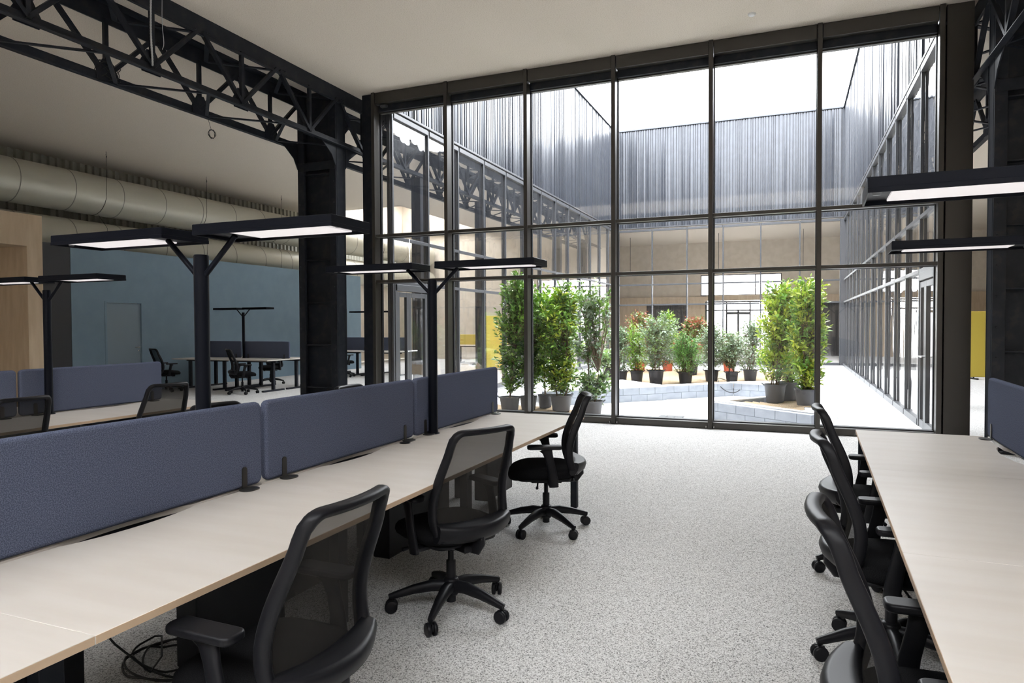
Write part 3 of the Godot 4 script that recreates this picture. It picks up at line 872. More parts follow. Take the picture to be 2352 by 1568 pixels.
func far_hall() -> void:
	# plywood lining with slatted dark niches and the glazed entrance
	var pw := frame("wall_plywood", "plywood lining of the far hall with dark slatted niches")
	for q in [[-13.0, -6.9, 0, 2.9], [-6.9, -4.85, 2.5, 2.9], [-4.85, -3.95, 0, 2.9], [-3.95, -0.85, 2.68, 2.9], [-0.85, 0.6, 0, 2.9], [0.6, 3.5, 2.5, 2.9], [3.5, 9.0, 0, 2.9]]:
		part(pw, "plywood_panel", slab(q[0], q[1], q[2], q[3], ZF + 0.02, ZF + 0.16), M.plywood)
	for q in [[-6.9, -4.85], [0.6, 3.5]]:
		part(pw, "niche_back", slab(q[0], q[1], 0, 2.5, ZF + 0.01, ZF + 0.03), M.slat_dark)
		var x: float = q[0] + 0.05
		var slat := S().box(Vector3.ZERO, Vector3(0.05, 2.5, 0.07), 0.004).mesh()
		while x < q[1]:
			part(pw, "slat", slat, M.slat_dark, Vector3(x, 1.25, ZF + 0.07))
			x += 0.11
	var dr := frame("door_5", "dark framed glass entrance in the far hall", Vector3(-2.38, 0, ZF))
	var fr := S()
	for x in [-1.53, -0.55, 0.55, 1.5]: fr.box(Vector3(x, 1.32, 0.1), Vector3(0.07, 2.64, 0.1), 0.005)
	for y in [2.62, 2.2]: fr.box(Vector3(0, y, 0.1), Vector3(3.1, 0.07, 0.1), 0.005)
	for x in [-0.02, 0.02]: fr.box(Vector3(x, 1.1, 0.1), Vector3(0.05, 2.2, 0.08), 0.005)
	fr.box(Vector3(0, 2.05, 0.16), Vector3(1.1, 0.12, 0.14), 0.01)
	part(dr, "door_frame", fr, M.steel)
	for x in [-1.04, -0.29, 0.29, 1.02]:
		part(dr, "pane", S().box(Vector3(x, 1.3, 0.1), Vector3(0.9 if absf(x) > 0.5 else 0.5, 2.55, 0.006)), M.glass)
	var wn := frame("window_5", "wide clerestory window in the far hall", Vector3(-2.3, 3.46, ZF - 0.1))
	var wf := S()
	for y in [-0.5, 0.5]: wf.box(Vector3(0, y, 0), Vector3(3.8, 0.05, 0.08), 0.004)
	for x in [-1.88, 0.7, 1.88]: wf.box(Vector3(x, 0, 0), Vector3(0.05, 1.0, 0.08), 0.004)
	part(wn, "window_frame", wf, M.steel)
	part(wn, "pane", S().box(Vector3.ZERO, Vector3(3.75, 0.98, 0.006)), M.glass)
	# sprinkler pipe below the ceiling
	var pipe := thing("sprinkler_pipe", "thin dark pipe hung along the far hall beyond the glass", "pipe", Vector3(-3, 3.95, -32.0))
	part(pipe, "tube", S().tube([Vector3(-9, 0, 0), Vector3(9, 0, 0)], 0.03, 8), M.steel)
	for x in [-4.0, 0.0, 3.5]: part(pipe, "hanger", S().tube([Vector3(x, 0, 0), Vector3(x, CEIL - 3.95, 0)], 0.01, 6), M.steel)
	# yellow acoustic panels and a bench of yellow screens in the side halls
	acoustic_panel(Vector3(4.9, 0, -21.9), 0.25, "tall yellow felt panel in the right hall beside the dark column")
	acoustic_panel(Vector3(-9.35, 0, -21.1), 0.9, "tall yellow felt panel seen through the left courtyard glass")

func acoustic_panel(at: Vector3, turn: float, label: String) -> void:
	var o := thing("acoustic_panel", label, "panel", at, turn)
	part(o, "felt_board", S().prism(round_rect(0.9, 1.78, 0.05), 0.07, 0.02, Vector3(0, 0.95, 0)), M.yellow_felt)
	for x in [-0.3, 0.3]: part(o, "foot", S().box(Vector3(x, 0.02, 0), Vector3(0.06, 0.04, 0.42), 0.01), M.black_plastic)
	for x in [-0.3, 0.3]: part(o, "foot_post", S().box(Vector3(x, 0.05, 0), Vector3(0.03, 0.06, 0.03), 0.003), M.black_plastic)

# ------------------------------------------------------------------ furniture
var chair0: Node3D
var desk0: Node3D
var screen0: Node3D
var lamp0: Node3D

# side profile of the chair back: height -> how far back
func back_z(y: float) -> float:
	var t := clampf((y - 0.44) / 0.56, 0.0, 1.0)
	return 0.232 - 0.075 * sin(PI * clampf(t / 0.8, 0, 1)) * (1.0 - 0.8 * t) + 0.065 * t * t + 0.025 * pow(t, 8.0)

func back_w(y: float) -> float:
	var t := clampf((y - 0.44) / 0.56, 0.0, 1.0)
	return 0.232 - 0.045 * pow(1.0 - minf(t / 0.22, 1.0), 2.0) - 0.045 * pow(maxf(0.0, t - 0.3) / 0.7, 1.2)

func back_point(x: float, y: float) -> Vector3:
	var w := back_w(y)
	return Vector3(x, y, back_z(y) - 0.03 * pow(absf(x) / w, 2.0))

func make_chair() -> Node3D:
	var o := thing("office_chair", "", "chair", Vector3.ZERO)
	# star base
	var base := part(o, "star_base", S().lathe(Vector3.ZERO, [Vector2(0.0, 0.085), Vector2(0.036, 0.085), Vector2(0.042, 0.10), Vector2(0.042, 0.165), Vector2(0.034, 0.18), Vector2(0, 0.18)], 16), M.black_plastic)
	var wheel := S().lathe(Vector3.ZERO, [Vector2(0, -0.010), Vector2(0.026, -0.011), Vector2(0.034, -0.007), Vector2(0.034, 0.007), Vector2(0.026, 0.011), Vector2(0.0, 0.011)], 16, Basis(Vector3.FORWARD, PI / 2)).mesh()
	for k in 5:
		var a := TAU * k / 5.0 + 0.3
		var d := Vector3(sin(a), 0, cos(a))
		part(base, "arm", S().tube([d * 0.03 + Vector3(0, 0.135, 0), d * 0.10 + Vector3(0, 0.138, 0), d * 0.20 + Vector3(0, 0.120, 0), d * 0.30 + Vector3(0, 0.092, 0), d * 0.33 + Vector3(0, 0.084, 0)], [0.029, 0.028, 0.023, 0.017, 0.014], 8, true, 1.1, Vector3.UP, false, 0.7), M.black_plastic)
		var turn := a + 0.9 * sin(k * 2.1)
		var at := d * 0.318
		var cs := part(o, "caster", S().tube([at + Vector3(0, 0.09, 0), at + Vector3(0, 0.04, 0)], 0.009, 6).box(at + Vector3(0, 0.045, 0), Vector3(0.012, 0.04, 0.05), 0.005, Basis(Vector3.UP, turn)), M.black_plastic)
		for s in [-1, 1]:
			var side := Basis(Vector3.UP, turn) * Vector3(s * 0.017, 0, 0)
			part(cs, "wheel", wheel, M.black_plastic, at + side + Vector3(0, 0.0342, 0), turn)
	part(o, "gas_lift", S().tube([Vector3(0, 0.05, 0), Vector3(0, 0.27, 0), Vector3(0, 0.271, 0), Vector3(0, 0.40, 0)], [0.026, 0.026, 0.016, 0.016], 14), M.black_plastic)
	var mech := S()
	mech.box(Vector3(0, 0.385, 0.0), Vector3(0.18, 0.05, 0.24), 0.012)
	mech.box(Vector3(0, 0.385, 0.13), Vector3(0.14, 0.04, 0.16), 0.012)
	mech.box(Vector3(0.09, 0.375, -0.13), Vector3(0.05, 0.05, 0.06), 0.012)
	mech.tube([Vector3(0.06, 0.38, -0.02), Vector3(0.20, 0.375, -0.03), Vector3(0.255, 0.37, -0.035)], [0.006, 0.006, 0.011], 6)
	mech.tube([Vector3(-0.06, 0.38, -0.06), Vector3(-0.20, 0.37, -0.07), Vector3(-0.255, 0.365, -0.075)], [0.006, 0.006, 0.011], 6)
	part(o, "mechanism", mech, M.black_plastic)
	# seat cushion: rings of a rounded square
	var seat := S()
	var rings := []
	var prof := [[0.0, 0.41], [0.78, 0.41], [0.90, 0.414], [0.97, 0.430], [1.0, 0.452], [0.985, 0.472], [0.93, 0.488], [0.80, 0.498], [0.45, 0.499], [0.0, 0.496]]
	var seg := 36
	for k in prof.size():
		var ring := []
		for j in seg:
			var a := TAU * j / seg
			var e := 0.62
			var cx := signf(cos(a)) * pow(absf(cos(a)), e)
			var cz := signf(sin(a)) * pow(absf(sin(a)), e)
			var front: float = clampf(-cz, 0, 1) * prof[k][0]
			ring.append(Vector3(cx * 0.245 * prof[k][0], prof[k][1] - 0.035 * pow(front, 3.0), -0.035 + cz * 0.25 * prof[k][0]))
		rings.append(ring)
	var ids := []
	for k in prof.size():
		var row := []
		for j in seg:
			var du: Vector3 = rings[k][(j + 1) % seg] - rings[k][(j - 1 + seg) % seg]
			var dv: Vector3 = rings[mini(k + 1, prof.size() - 1)][j] - rings[maxi(k - 1, 0)][j]
			var nn := dv.cross(du)
			nn = Vector3(0, -1 if k == 0 else 1, 0) if nn.length() < 1e-7 else nn.normalized()
			var outw: Vector3 = rings[k][j] - Vector3(0, 0.452, -0.035)
			if nn.dot(outw) < 0: nn = -nn
			row.append(seat.add(rings[k][j], nn))
		ids.append(row)
	for k in prof.size() - 1:
		for j in seg: seat.four(ids[k][j], ids[k][(j + 1) % seg], ids[k + 1][(j + 1) % seg], ids[k + 1][j])
	part(o, "seat", seat, M.black_fabric)
	part(o, "seat_pan", S().prism(round_rect(0.40, 0.40, 0.07), 0.02, 0.008, Vector3(0, 0.405, -0.02), Basis(Vector3.RIGHT, PI / 2)), M.black_plastic)
	# back frame: two deep side rails and a top bar as one arch
	var loop := []
	var rad := []
	var y0 := 0.455; var y1 := 1.003
	var wt := back_w(y1)
	for k in 16:
		var y := lerpf(y0, y1 - 0.04, k / 15.0)
		loop.append(back_point(back_w(y) - 0.004, y)); rad.append(lerpf(0.019, 0.0155, k / 15.0))
	for k in 5:
		var a := PI / 2 * (k + 1) / 6.0
		loop.append(back_point(wt - 0.044 + 0.04 * cos(a), y1 - 0.04 + 0.04 * sin(a))); rad.append(0.0155)
	for k in 7: loop.append(back_point(lerpf(wt - 0.044, -wt + 0.044, k / 6.0), y1)); rad.append(0.0155)
	for k in 5:
		var a := PI / 2 * (1.0 - (k + 1) / 6.0)
		loop.append(back_point(-wt + 0.044 - 0.04 * cos(a), y1 - 0.04 + 0.04 * sin(a))); rad.append(0.0155)
	for k in 16:
		var y := lerpf(y1 - 0.04, y0, k / 15.0)
		loop.append(back_point(-back_w(y) + 0.004, y)); rad.append(lerpf(0.0155, 0.019, k / 15.0))
	part(o, "back_frame", S().tube(loop, rad, 12, true, 1.5, Vector3.BACK, false, 0.72), M.black_plastic)
	# solid tail at the foot of the back: a section swept across
	var tail := S()
	var sec := [Vector2(0.520, -0.022), Vector2(0.535, 0.0), Vector2(0.530, 0.022), Vector2(0.528, 0.07), Vector2(0.522, 0.090), Vector2(0.500, 0.097), Vector2(0.466, 0.085), Vector2(0.434, 0.045), Vector2(0.428, -0.005), Vector2(0.445, -0.024)]
	var nx := 14
	var cols := []
	for j in nx + 1:
		var u := -1.0 + 2.0 * j / nx
		var col := []
		for k in sec.size():
			var q: Vector2 = sec[k]
			var y: float = q.x + (0.012 * u * u if q.x > 0.5 else 0.018 * u * u)
			var c := back_point(u * (back_w(0.50) + 0.008), 0.50)
			col.append(Vector3(c.x, y, c.z + q.y * (1.0 - 0.45 * u * u)))
		cols.append(col)
	var tid := []
	for j in nx + 1:
		var col := []
		for k in sec.size():
			var m := sec.size()
			var du: Vector3 = cols[mini(j + 1, nx)][k] - cols[maxi(j - 1, 0)][k]
			var dv: Vector3 = cols[j][(k + 1) % m] - cols[j][(k - 1 + m) % m]
			var nn := du.cross(dv).normalized()
			var mid := Vector3(cols[j][k].x, 0.48, cols[j][0].z + 0.02)
			if nn.dot(cols[j][k] - mid) < 0: nn = -nn
			col.append(tail.add(cols[j][k], nn))
		tid.append(col)
	for j in nx:
		for k in sec.size(): tail.four(tid[j][k], tid[j + 1][k], tid[j + 1][(k + 1) % sec.size()], tid[j][(k + 1) % sec.size()])
	for e in [0, nx]:
		var nn := Vector3(-1 if e == 0 else 1, 0, 0)
		var c := tail.add((cols[e][1] + cols[e][8]) / 2, nn)
		for k in sec.size(): tail.tri(c, tail.add(cols[e][k], nn), tail.add(cols[e][(k + 1) % sec.size()], nn))
	part(o, "back_tail", tail, M.black_plastic)
	# woven net
	var net := S()
	var rows := []
	for jy in 15:
		var y := lerpf(0.50, 0.993, jy / 14.0)
		var row := []
		for jx in 9:
			var u := -1.0 + jx / 4.0
			var p := back_point(u * (back_w(y) - 0.008), y)
			row.append(net.add(p + Vector3(0, 0, -0.008), Vector3(0.3 * u, 0.1, 1).normalized()))
		rows.append(row)
	for jy in 14:
		for jx in 8: net.four(rows[jy][jx], rows[jy][jx + 1], rows[jy + 1][jx + 1], rows[jy + 1][jx])
	part(o, "back_net", net, M.chair_net)
	# spine that carries the back, below the tail
	part(o, "spine", S().tube([Vector3(0, 0.385, 0.15), Vector3(0, 0.392, 0.22), Vector3(0, 0.43, 0.245), Vector3(0, 0.47, 0.25)], [0.035, 0.04, 0.04, 0.03], 10, true, 0.6, Vector3.RIGHT), M.black_plastic)
	# armrests
	for s in [-1.0, 1.0]:
		var ar := S()
		ar.box(Vector3(s * 0.17, 0.392, 0.035), Vector3(0.20, 0.022, 0.06), 0.006)
		ar.tube([Vector3(s * 0.262, 0.375, 0.045), Vector3(s * 0.268, 0.42, 0.042), Vector3(s * 0.272, 0.50, 0.03), Vector3(s * 0.272, 0.58, 0.012), Vector3(s * 0.270, 0.625, 0.0), Vector3(s * 0.268, 0.648, -0.008)], [0.034, 0.034, 0.031, 0.030, 0.036, 0.052], 12, true, 0.45, Vector3.RIGHT, false, 0.75)
		var arm := part(o, "armrest", ar, M.black_plastic)
		part(arm, "arm_pad", S().prism(round_rect(0.085, 0.25, 0.028), 0.028, 0.010, Vector3(s * 0.265, 0.659, -0.02), Basis(Vector3.RIGHT, PI / 2)), M.black_plastic)
	return o

func make_desk() -> Node3D:
	# 1.48 m along z, 0.79 m along x; origin at the front edge's middle on the floor; the back lies towards -x
	var o := thing("office_desk", "", "desk", Vector3.ZERO)
	var w := 1.478; var d := 0.785
	var out := PackedVector2Array([Vector2(0, -w / 2), Vector2(0, w / 2), Vector2(-d, w / 2)])
	for k in 17:
		var t := k / 16.0
		out.append(Vector2(-d + 0.045 * pow(sin(PI * t), 0.7), lerpf(0.30, -0.30, t)))
	out.append(Vector2(-d, -w / 2))
	part(o, "desk_top", S().prism(out, 0.024, 0.0018, Vector3(0, DESK - 0.012, 0), Basis(Vector3(1, 0, 0), Vector3(0, 0, -1), Vector3(0, 1, 0))), M.desk_wood)
	var eb := S()
	eb.box(Vector3(0.0006, DESK - 0.012, 0), Vector3(0.0016, 0.021, w - 0.002))
	part(o, "edge_band", eb, M.desk_edge)
	part(o, "leg", S().box(Vector3(-0.50, (DESK - 0.03) / 2, w / 2 - 0.2), Vector3(0.06, DESK - 0.03, 0.08), 0.004), M.steel)
	part(o, "power_box", S().box(Vector3(-0.72, 0.33, -w / 2 + 0.28), Vector3(0.12, 0.50, 0.54), 0.006), M.black_plastic)
	part(o, "cross_beam", S().box(Vector3(-0.10, DESK - 0.045, 0), Vector3(0.04, 0.035, w - 0.1), 0.003).box(Vector3(-0.68, DESK - 0.045, 0), Vector3(0.04, 0.035, w - 0.1), 0.003).box(Vector3(-0.39, DESK - 0.04, w / 2 - 0.04), Vector3(0.56, 0.03, 0.04), 0.003), M.steel)
	var tr := S()
	tr.box(Vector3(-0.40, DESK - 0.135, 0.16), Vector3(0.004, 0.17, 0.98), 0.001)
	tr.box(Vector3(-0.50, DESK - 0.22, 0.16), Vector3(0.20, 0.004, 0.98), 0.001)
	var tray := part(o, "cable_tray", tr, M.tray_metal)
	var hole := S().lathe(Vector3.ZERO, [Vector2(0, 0.003), Vector2(0.022, 0.003), Vector2(0.024, 0)], 14, Basis(Vector3.FORWARD, PI / 2)).mesh()
	for z in [-0.18, 0.48]: part(tray, "cable_hole", hole, M.gasket, Vector3(-0.3975, DESK - 0.10, z))
	return o

func make_screen() -> Node3D:
	# along z, centred; origin on the desk top
	var o := thing("desk_screen", "", "desk screen", Vector3.ZERO)
	part(o, "felt_panel", S().prism(round_rect(1.455, 0.405, 0.035), 0.045, 0.018, Vector3(0, 0.2075, 0), Basis(Vector3.UP, PI / 2)), M.blue_felt)
	for s in [-1, 1]:
		for side in [-1, 1]:
			var b := S()
			b.prism(round_rect(0.032, 0.11, 0.015), 0.004, 0.0, Vector3(side * 0.0255, 0.052, s * 0.60), Basis(Vector3.UP, PI / 2))
			b.prism(round_rect(0.075, 0.10, 0.035), 0.006, 0.002, Vector3(side * 0.055, 0.003, s * 0.60), Basis(Vector3.RIGHT, PI / 2))
			part(o, "clamp_bracket", b, M.bracket)
	return o

func make_lamp() -> Node3D:
	# origin on the desk top, heads along x
	var o := thing("desk_lamp", "", "lamp", Vector3.ZERO)
	part(o, "base_plate", S().lathe(Vector3.ZERO, [Vector2(0, 0.008), Vector2(0.045, 0.008), Vector2(0.048, 0.0)], 20), M.lamp_black)
	part(o, "pole", S().tube([Vector3(0, 0.004, 0), Vector3(0, 1.105, 0), Vector3(0, 1.112, 0)], [0.033, 0.033, 0.030], 24), M.lamp_black)
	for s in [-1.0, 1.0]:
		part(o, "arm", S().tube([Vector3(s * 0.026, 1.02, 0), Vector3(s * 0.205, 1.19, 0)], 0.013, 10), M.lamp_black)
		var hd := S()
		var x0: float = 0.09; var x1: float = 0.83
		hd.box(Vector3(s * (x0 + x1) / 2, 1.212, 0), Vector3(x1 - x0, 0.034, 0.27), 0.003)
		hd.box(Vector3(s * (x0 + x1) / 2, 1.189, 0.132), Vector3(x1 - x0, 0.016, 0.006), 0.001)
		hd.box(Vector3(s * (x0 + x1) / 2, 1.189, -0.132), Vector3(x1 - x0, 0.016, 0.006), 0.001)
		hd.box(Vector3(s * (x1 - 0.003), 1.189, 0), Vector3(0.006, 0.016, 0.258), 0.001)
		hd.box(Vector3(s * (x0 + 0.003), 1.189, 0), Vector3(0.006, 0.016, 0.258), 0.001)
		var head := part(o, "lamp_head", hd, M.lamp_black)
		part(head, "diffuser", S().box(Vector3(s * 0.51, 1.192, 0), Vector3(0.50, 0.008, 0.20), 0.001), M.lamp_diffuser)
		part(head, "sensor", S().lathe(Vector3(s * 0.80, 1.186, 0.05), [Vector2(0, 0), Vector2(0.012, 0.0), Vector2(0.014, 0.010)], 10), M.grey_plastic)
		var l := AreaLight3D.new()
		l.name = "lamp_light"
		l.area_size = Vector2(0.50, 0.20)
		l.light_color = Color(1.0, 0.97, 0.95); l.light_energy = LAMP_LIGHT
		l.area_range = 12.0
		l.shadow_enabled = true
		l.position = Vector3(s * 0.51, 1.185, 0)
		l.rotation_degrees = Vector3(-90, 0, 0)
		o.add_child(l, true)
	return o

func first_or_copy(o: Node3D, at: Vector3, turn: float, label: String, group: String) -> Node3D:
	if String(o.get_meta("label")) == "":
		o.position = at; o.rotation.y = turn
		o.set_meta("label", label); o.set_meta("group", group)
		return o
	return copy(o, at, turn, label, group)

func chair(x: float, z: float, fx: float, fz: float, label: String, group: String) -> void:
	first_or_copy(chair0, Vector3(x, 0, z), atan2(-fx, -fz), label, group)

func benches() -> void:
	chair0 = make_chair()
	desk0 = make_desk()
	screen0 = make_screen()
	lamp0 = make_lamp()
	# --- bench 1, left of the aisle: front row faces +x, rear row -x
	var zs := [-4.888, -3.408, -1.928, -0.448]
	var nth := ["at the glass wall end", "second from the glass wall", "third from the glass wall", "last, fourth from the glass wall"]
	for k in 4:
		first_or_copy(desk0, Vector3(-1.632, 0, zs[k]), 0.0, "pale wood desk left of the aisle, %s" % nth[k], "desks left of the aisle")
		first_or_copy(desk0, Vector3(-3.225, 0, zs[k]), PI, "pale wood desk behind the long row of blue screens, %s" % nth[k], "desks behind the blue screens")
		first_or_copy(screen0, Vector3(-2.452, DESK, zs[k] - 0.01), 0.0, "blue felt screen on the desks left of the aisle, %s" % nth[k], "blue screens left of the aisle")
	first_or_copy(lamp0, Vector3(-2.392, DESK, -4.35), 0.0, "black two headed desk lamp on the desk near the glass wall, left of the aisle", "two headed desk lamps")
	first_or_copy(lamp0, Vector3(-2.515, DESK, -2.38), 0.0, "black two headed desk lamp behind the middle blue screen", "two headed desk lamps")
	chair(-1.69, -4.81, -0.93, 0.37, "black office chair at the desk end near the glass wall, turned sideways", "chairs along the aisle")
	chair(-1.68, -3.24, -0.90, -0.44, "black net back office chair at the second desk, turned towards the glass wall", "chairs along the aisle")
	chair(-1.52, -1.72, -1.0, -0.02, "black office chair at the third desk, above the coiled cable", "chairs along the aisle")
	chair(-3.25, -3.42, 0.95, 0.12, "black office chair hidden behind the middle blue screen, only its top shows", "chairs behind the blue screens")
	chair(-3.22, -4.90, 1.0, 0.0, "black office chair hidden behind the end blue screen, only its top shows", "chairs behind the blue screens")
	# --- bench 2, further left
	for k in 3:
		var z: float = -4.70 + 1.478 * k
		first_or_copy(desk0, Vector3(-5.42, 0, z), 0.0, ["pale wood desk of the rear bench, at its end", "pale wood desk of the rear bench, second from its end", "pale wood desk of the rear bench, third from its end"][k], "desks of the rear bench")
		first_or_copy(screen0, Vector3(-6.24, DESK, z + 0.09), 0.0, ["blue felt screen of the rear bench, at its end", "blue felt screen of the rear bench, next to the end one", "blue felt screen of the rear bench, third from its end"][k], "blue screens of the rear bench")
		first_or_copy(desk0, Vector3(-7.013, 0, z), PI, ["pale wood desk behind the rear bench screens, at the end", "pale wood desk behind the rear bench screens, second", "pale wood desk behind the rear bench screens, third"][k], "desks behind the rear bench screens")
	first_or_copy(lamp0, Vector3(-6.17, DESK, -4.10), 0.0, "black two headed desk lamp on the rear bench before the plywood box", "two headed desk lamps")
	chair(-5.50, -4.58, -1.0, -0.12, "black net back chair at the end desk of the rear bench", "chairs of the rear bench")
	chair(-5.50, -3.28, -1.0, 0.0, "black net back chair at the second desk of the rear bench", "chairs of the rear bench")
	# --- bench right of the aisle, turned a little
	var turn := deg_to_rad(-1.75)
	var o := Vector3(0.452, 0, -5.61)
	var along := Basis(Vector3.UP, turn) * Vector3(0, 0, 1)
	var across := Basis(Vector3.UP, turn) * Vector3(1, 0, 0)
	var right_end: Node3D
	var nr := ["at the glass wall end", "second from the glass wall", "third from the glass wall", "fourth from the glass wall"]
	for k in 4:
		var c := o + along * (0.74 + 1.48 * k)
		var rd := first_or_copy(desk0, c, turn + PI, "pale wood desk right of the aisle, %s" % nr[k], "desks right of the aisle")
		if k == 0: right_end = rd
		first_or_copy(desk0, c + across * 1.60, turn, "pale wood desk on the far side of the right bench, %s" % nr[k], "desks on the far side of the right bench")
		first_or_copy(screen0, c + across * 0.83 + Vector3(0, DESK, 0), turn, "blue felt screen right of the aisle, %s" % nr[k], "blue screens right of the aisle")
	part(right_end, "leg", S().box(Vector3(-0.035, (DESK - 0.03) / 2, 0.57), Vector3(0.055, DESK - 0.03, 0.05), 0.004), M.steel)
	part(desk0, "leg", S().box(Vector3(-0.035, (DESK - 0.03) / 2, -0.57), Vector3(0.055, DESK - 0.03, 0.05), 0.004), M.steel)
	first_or_copy(lamp0, Vector3(1.05, DESK, -2.45), turn, "black two headed lamp on the right bench, above the third desk", "two headed desk lamps")
	first_or_copy(lamp0, Vector3(1.34, DESK, -4.32), turn, "black two headed lamp on the right bench, towards the glass wall", "two headed desk lamps")
	chair(0.385, -2.12, 1.0, -0.03, "black office chair right of the aisle, farthest from the glass wall", "chairs right of the aisle")
	chair(0.43, -3.48, 1.0, -0.05, "black office chair right of the aisle, middle one of three", "chairs right of the aisle")
	chair(0.47, -4.68, 1.0, -0.03, "black office chair right of the aisle, closest to the glass wall", "chairs right of the aisle")
	# --- benches before the blue wall: rows along x
	far_bench(Vector3(-11.0, 0, -12.25), 2, "before the blue wall", M.blue_felt)
	far_bench(Vector3(-10.7, 0, -17.3), 2, "deeper in the left hall", M.blue_felt)
	first_or_copy(lamp0, Vector3(-12.35, DESK, -12.95), 0.0, "black two headed desk lamp in front of the blue wall", "two headed desk lamps")
	first_or_copy(lamp0, Vector3(-11.95, DESK, -18.0), 0.0, "black two headed desk lamp deeper in the left hall", "two headed desk lamps")
	chair(-13.55, -11.75, 0.35, -1.0, "black office chair near the door in the blue wall", "chairs before the blue wall")
	chair(-11.45, -11.95, 0.55, -0.85, "black office chair in front of the desk with the upright blue screen", "chairs before the blue wall")
	chair(-12.6, -14.15, 0.1, 1.0, "black office chair between desk and blue wall, seen between desk legs", "chairs before the blue wall")
	chair(-11.15, -14.1, -0.45, 0.9, "black office chair beyond the desks next to the dark column", "chairs before the blue wall")
	chair(-12.3, -16.9, 0.3, -1.0, "black office chair deeper in the left hall by the column", "chairs deeper in the left hall")
	# yellow screened benches seen through the courtyard glass
	far_bench(Vector3(-9.6, 0, -23.6), 2, "behind the left courtyard glass", M.yellow_felt)
	far_bench(Vector3(7.4, 0, -24.6), 2, "in the right hall behind the yellow panel", M.yellow_felt)

func far_bench(at: Vector3, n: int, where: String, felt: Material) -> void:
	# desks on T feet, lying along x to the left of `at`, front row towards +z
	for k in n:
		for row in 2:
			var o := thing("office_desk", "pale wood T foot desk %s, %s row, %s" % [where, ["front", "back"][row], ["first", "second"][k]], "desk", at + Vector3(-0.74 - 1.48 * k, 0, -0.40 - 0.81 * row), 0, "T foot desks")
			part(o, "desk_top", S().box(Vector3(0, DESK - 0.012, 0), Vector3(1.47, 0.024, 0.79), 0.002), M.desk_wood)
			for x in [-0.55, 0.55]:
				part(o, "leg", S().box(Vector3(x, 0.37, 0.0), Vector3(0.075, 0.70, 0.06), 0.004), M.steel)
				part(o, "foot", S().box(Vector3(x, 0.02, 0), Vector3(0.075, 0.04, 0.70), 0.008), M.steel)
			part(o, "cross_beam", S().box(Vector3(0, DESK - 0.05, 0), Vector3(1.3, 0.05, 0.06), 0.004), M.steel)
		var s := thing("desk_screen", "%s felt screen %s, %s" % ["blue" if felt == M.blue_felt else "yellow", where, ["first", "second"][k]], "desk screen", at + Vector3(-0.74 - 1.48 * k, DESK, -0.805), 0, "screens on T foot desks")
		part(s, "felt_panel", S().prism(round_rect(1.40, 0.405, 0.035), 0.045, 0.018, Vector3(0, 0.2075, 0)), felt)
		for x in [-0.55, 0.55]: part(s, "clamp_bracket", S().box(Vector3(x, 0.05, 0.025), Vector3(0.03, 0.1, 0.006), 0.002).box(Vector3(x, 0.003, 0.05), Vector3(0.07, 0.006, 0.06), 0.002), M.bracket)

# ------------------------------------------------------------------ plants
func pot(o: Node3D, r: float, h: float, m: Material, handles := true) -> void:
	var p := S()
	p.lathe(Vector3.ZERO, [Vector2(0, 0.0), Vector2(r * 0.74, 0.0), Vector2(r * 0.78, 0.02), Vector2(r * 0.95, h * 0.90), Vector2(r * 1.02, h * 0.905), Vector2(r * 1.04, h), Vector2(r * 0.98, h), Vector2(r * 0.93, h * 0.88)], 22)
	var pp := part(o, "pot", p, m)
	if handles:
		for s in [-1, 1]:
			part(pp, "handle", S().tube([Vector3(s * r, h * 0.93, -0.05), Vector3(s * (r + 0.035), h * 1.04, -0.03), Vector3(s * (r + 0.035), h * 1.04, 0.03), Vector3(s * r, h * 0.93, 0.05)], 0.008, 6), m)
	part(o, "earth", S().lathe(Vector3(0, h * 0.86, 0), [Vector2(0, 0.02), Vector2(r * 0.5, 0.015), Vector2(r * 0.95, 0)], 14), M.soil)

func add_leaf(s: Shape, p: Vector3, dir: Vector3, length: float, width: float, col: Color) -> void:
	var side := dir.cross(Vector3.UP if absf(dir.y) < 0.95 else Vector3.RIGHT).normalized()
	side = side.rotated(dir, rng.randf_range(-0.9, 0.9))
	var nn := side.cross(dir).normalized()
	if nn.y < 0: nn = -nn; 
	s.tint = col
	var droop := Vector3(0, -length * 0.18, 0)
	var a := s.add(p, nn)
	var b := s.add(p + dir * length * 0.45 + side * width / 2 - nn * 0.0, (nn + side * 0.35).normalized())
	var e := s.add(p + dir * length * 0.45 - side * width / 2, (nn - side * 0.35).normalized())
	var c := s.add(p + dir * length + droop, nn)
	var m := s.add(p + dir * length * 0.5 - nn * width * 0.12, nn)
	s.tri(a, b, m); s.tri(a, m, e); s.tri(b, c, m); s.tri(m, c, e)

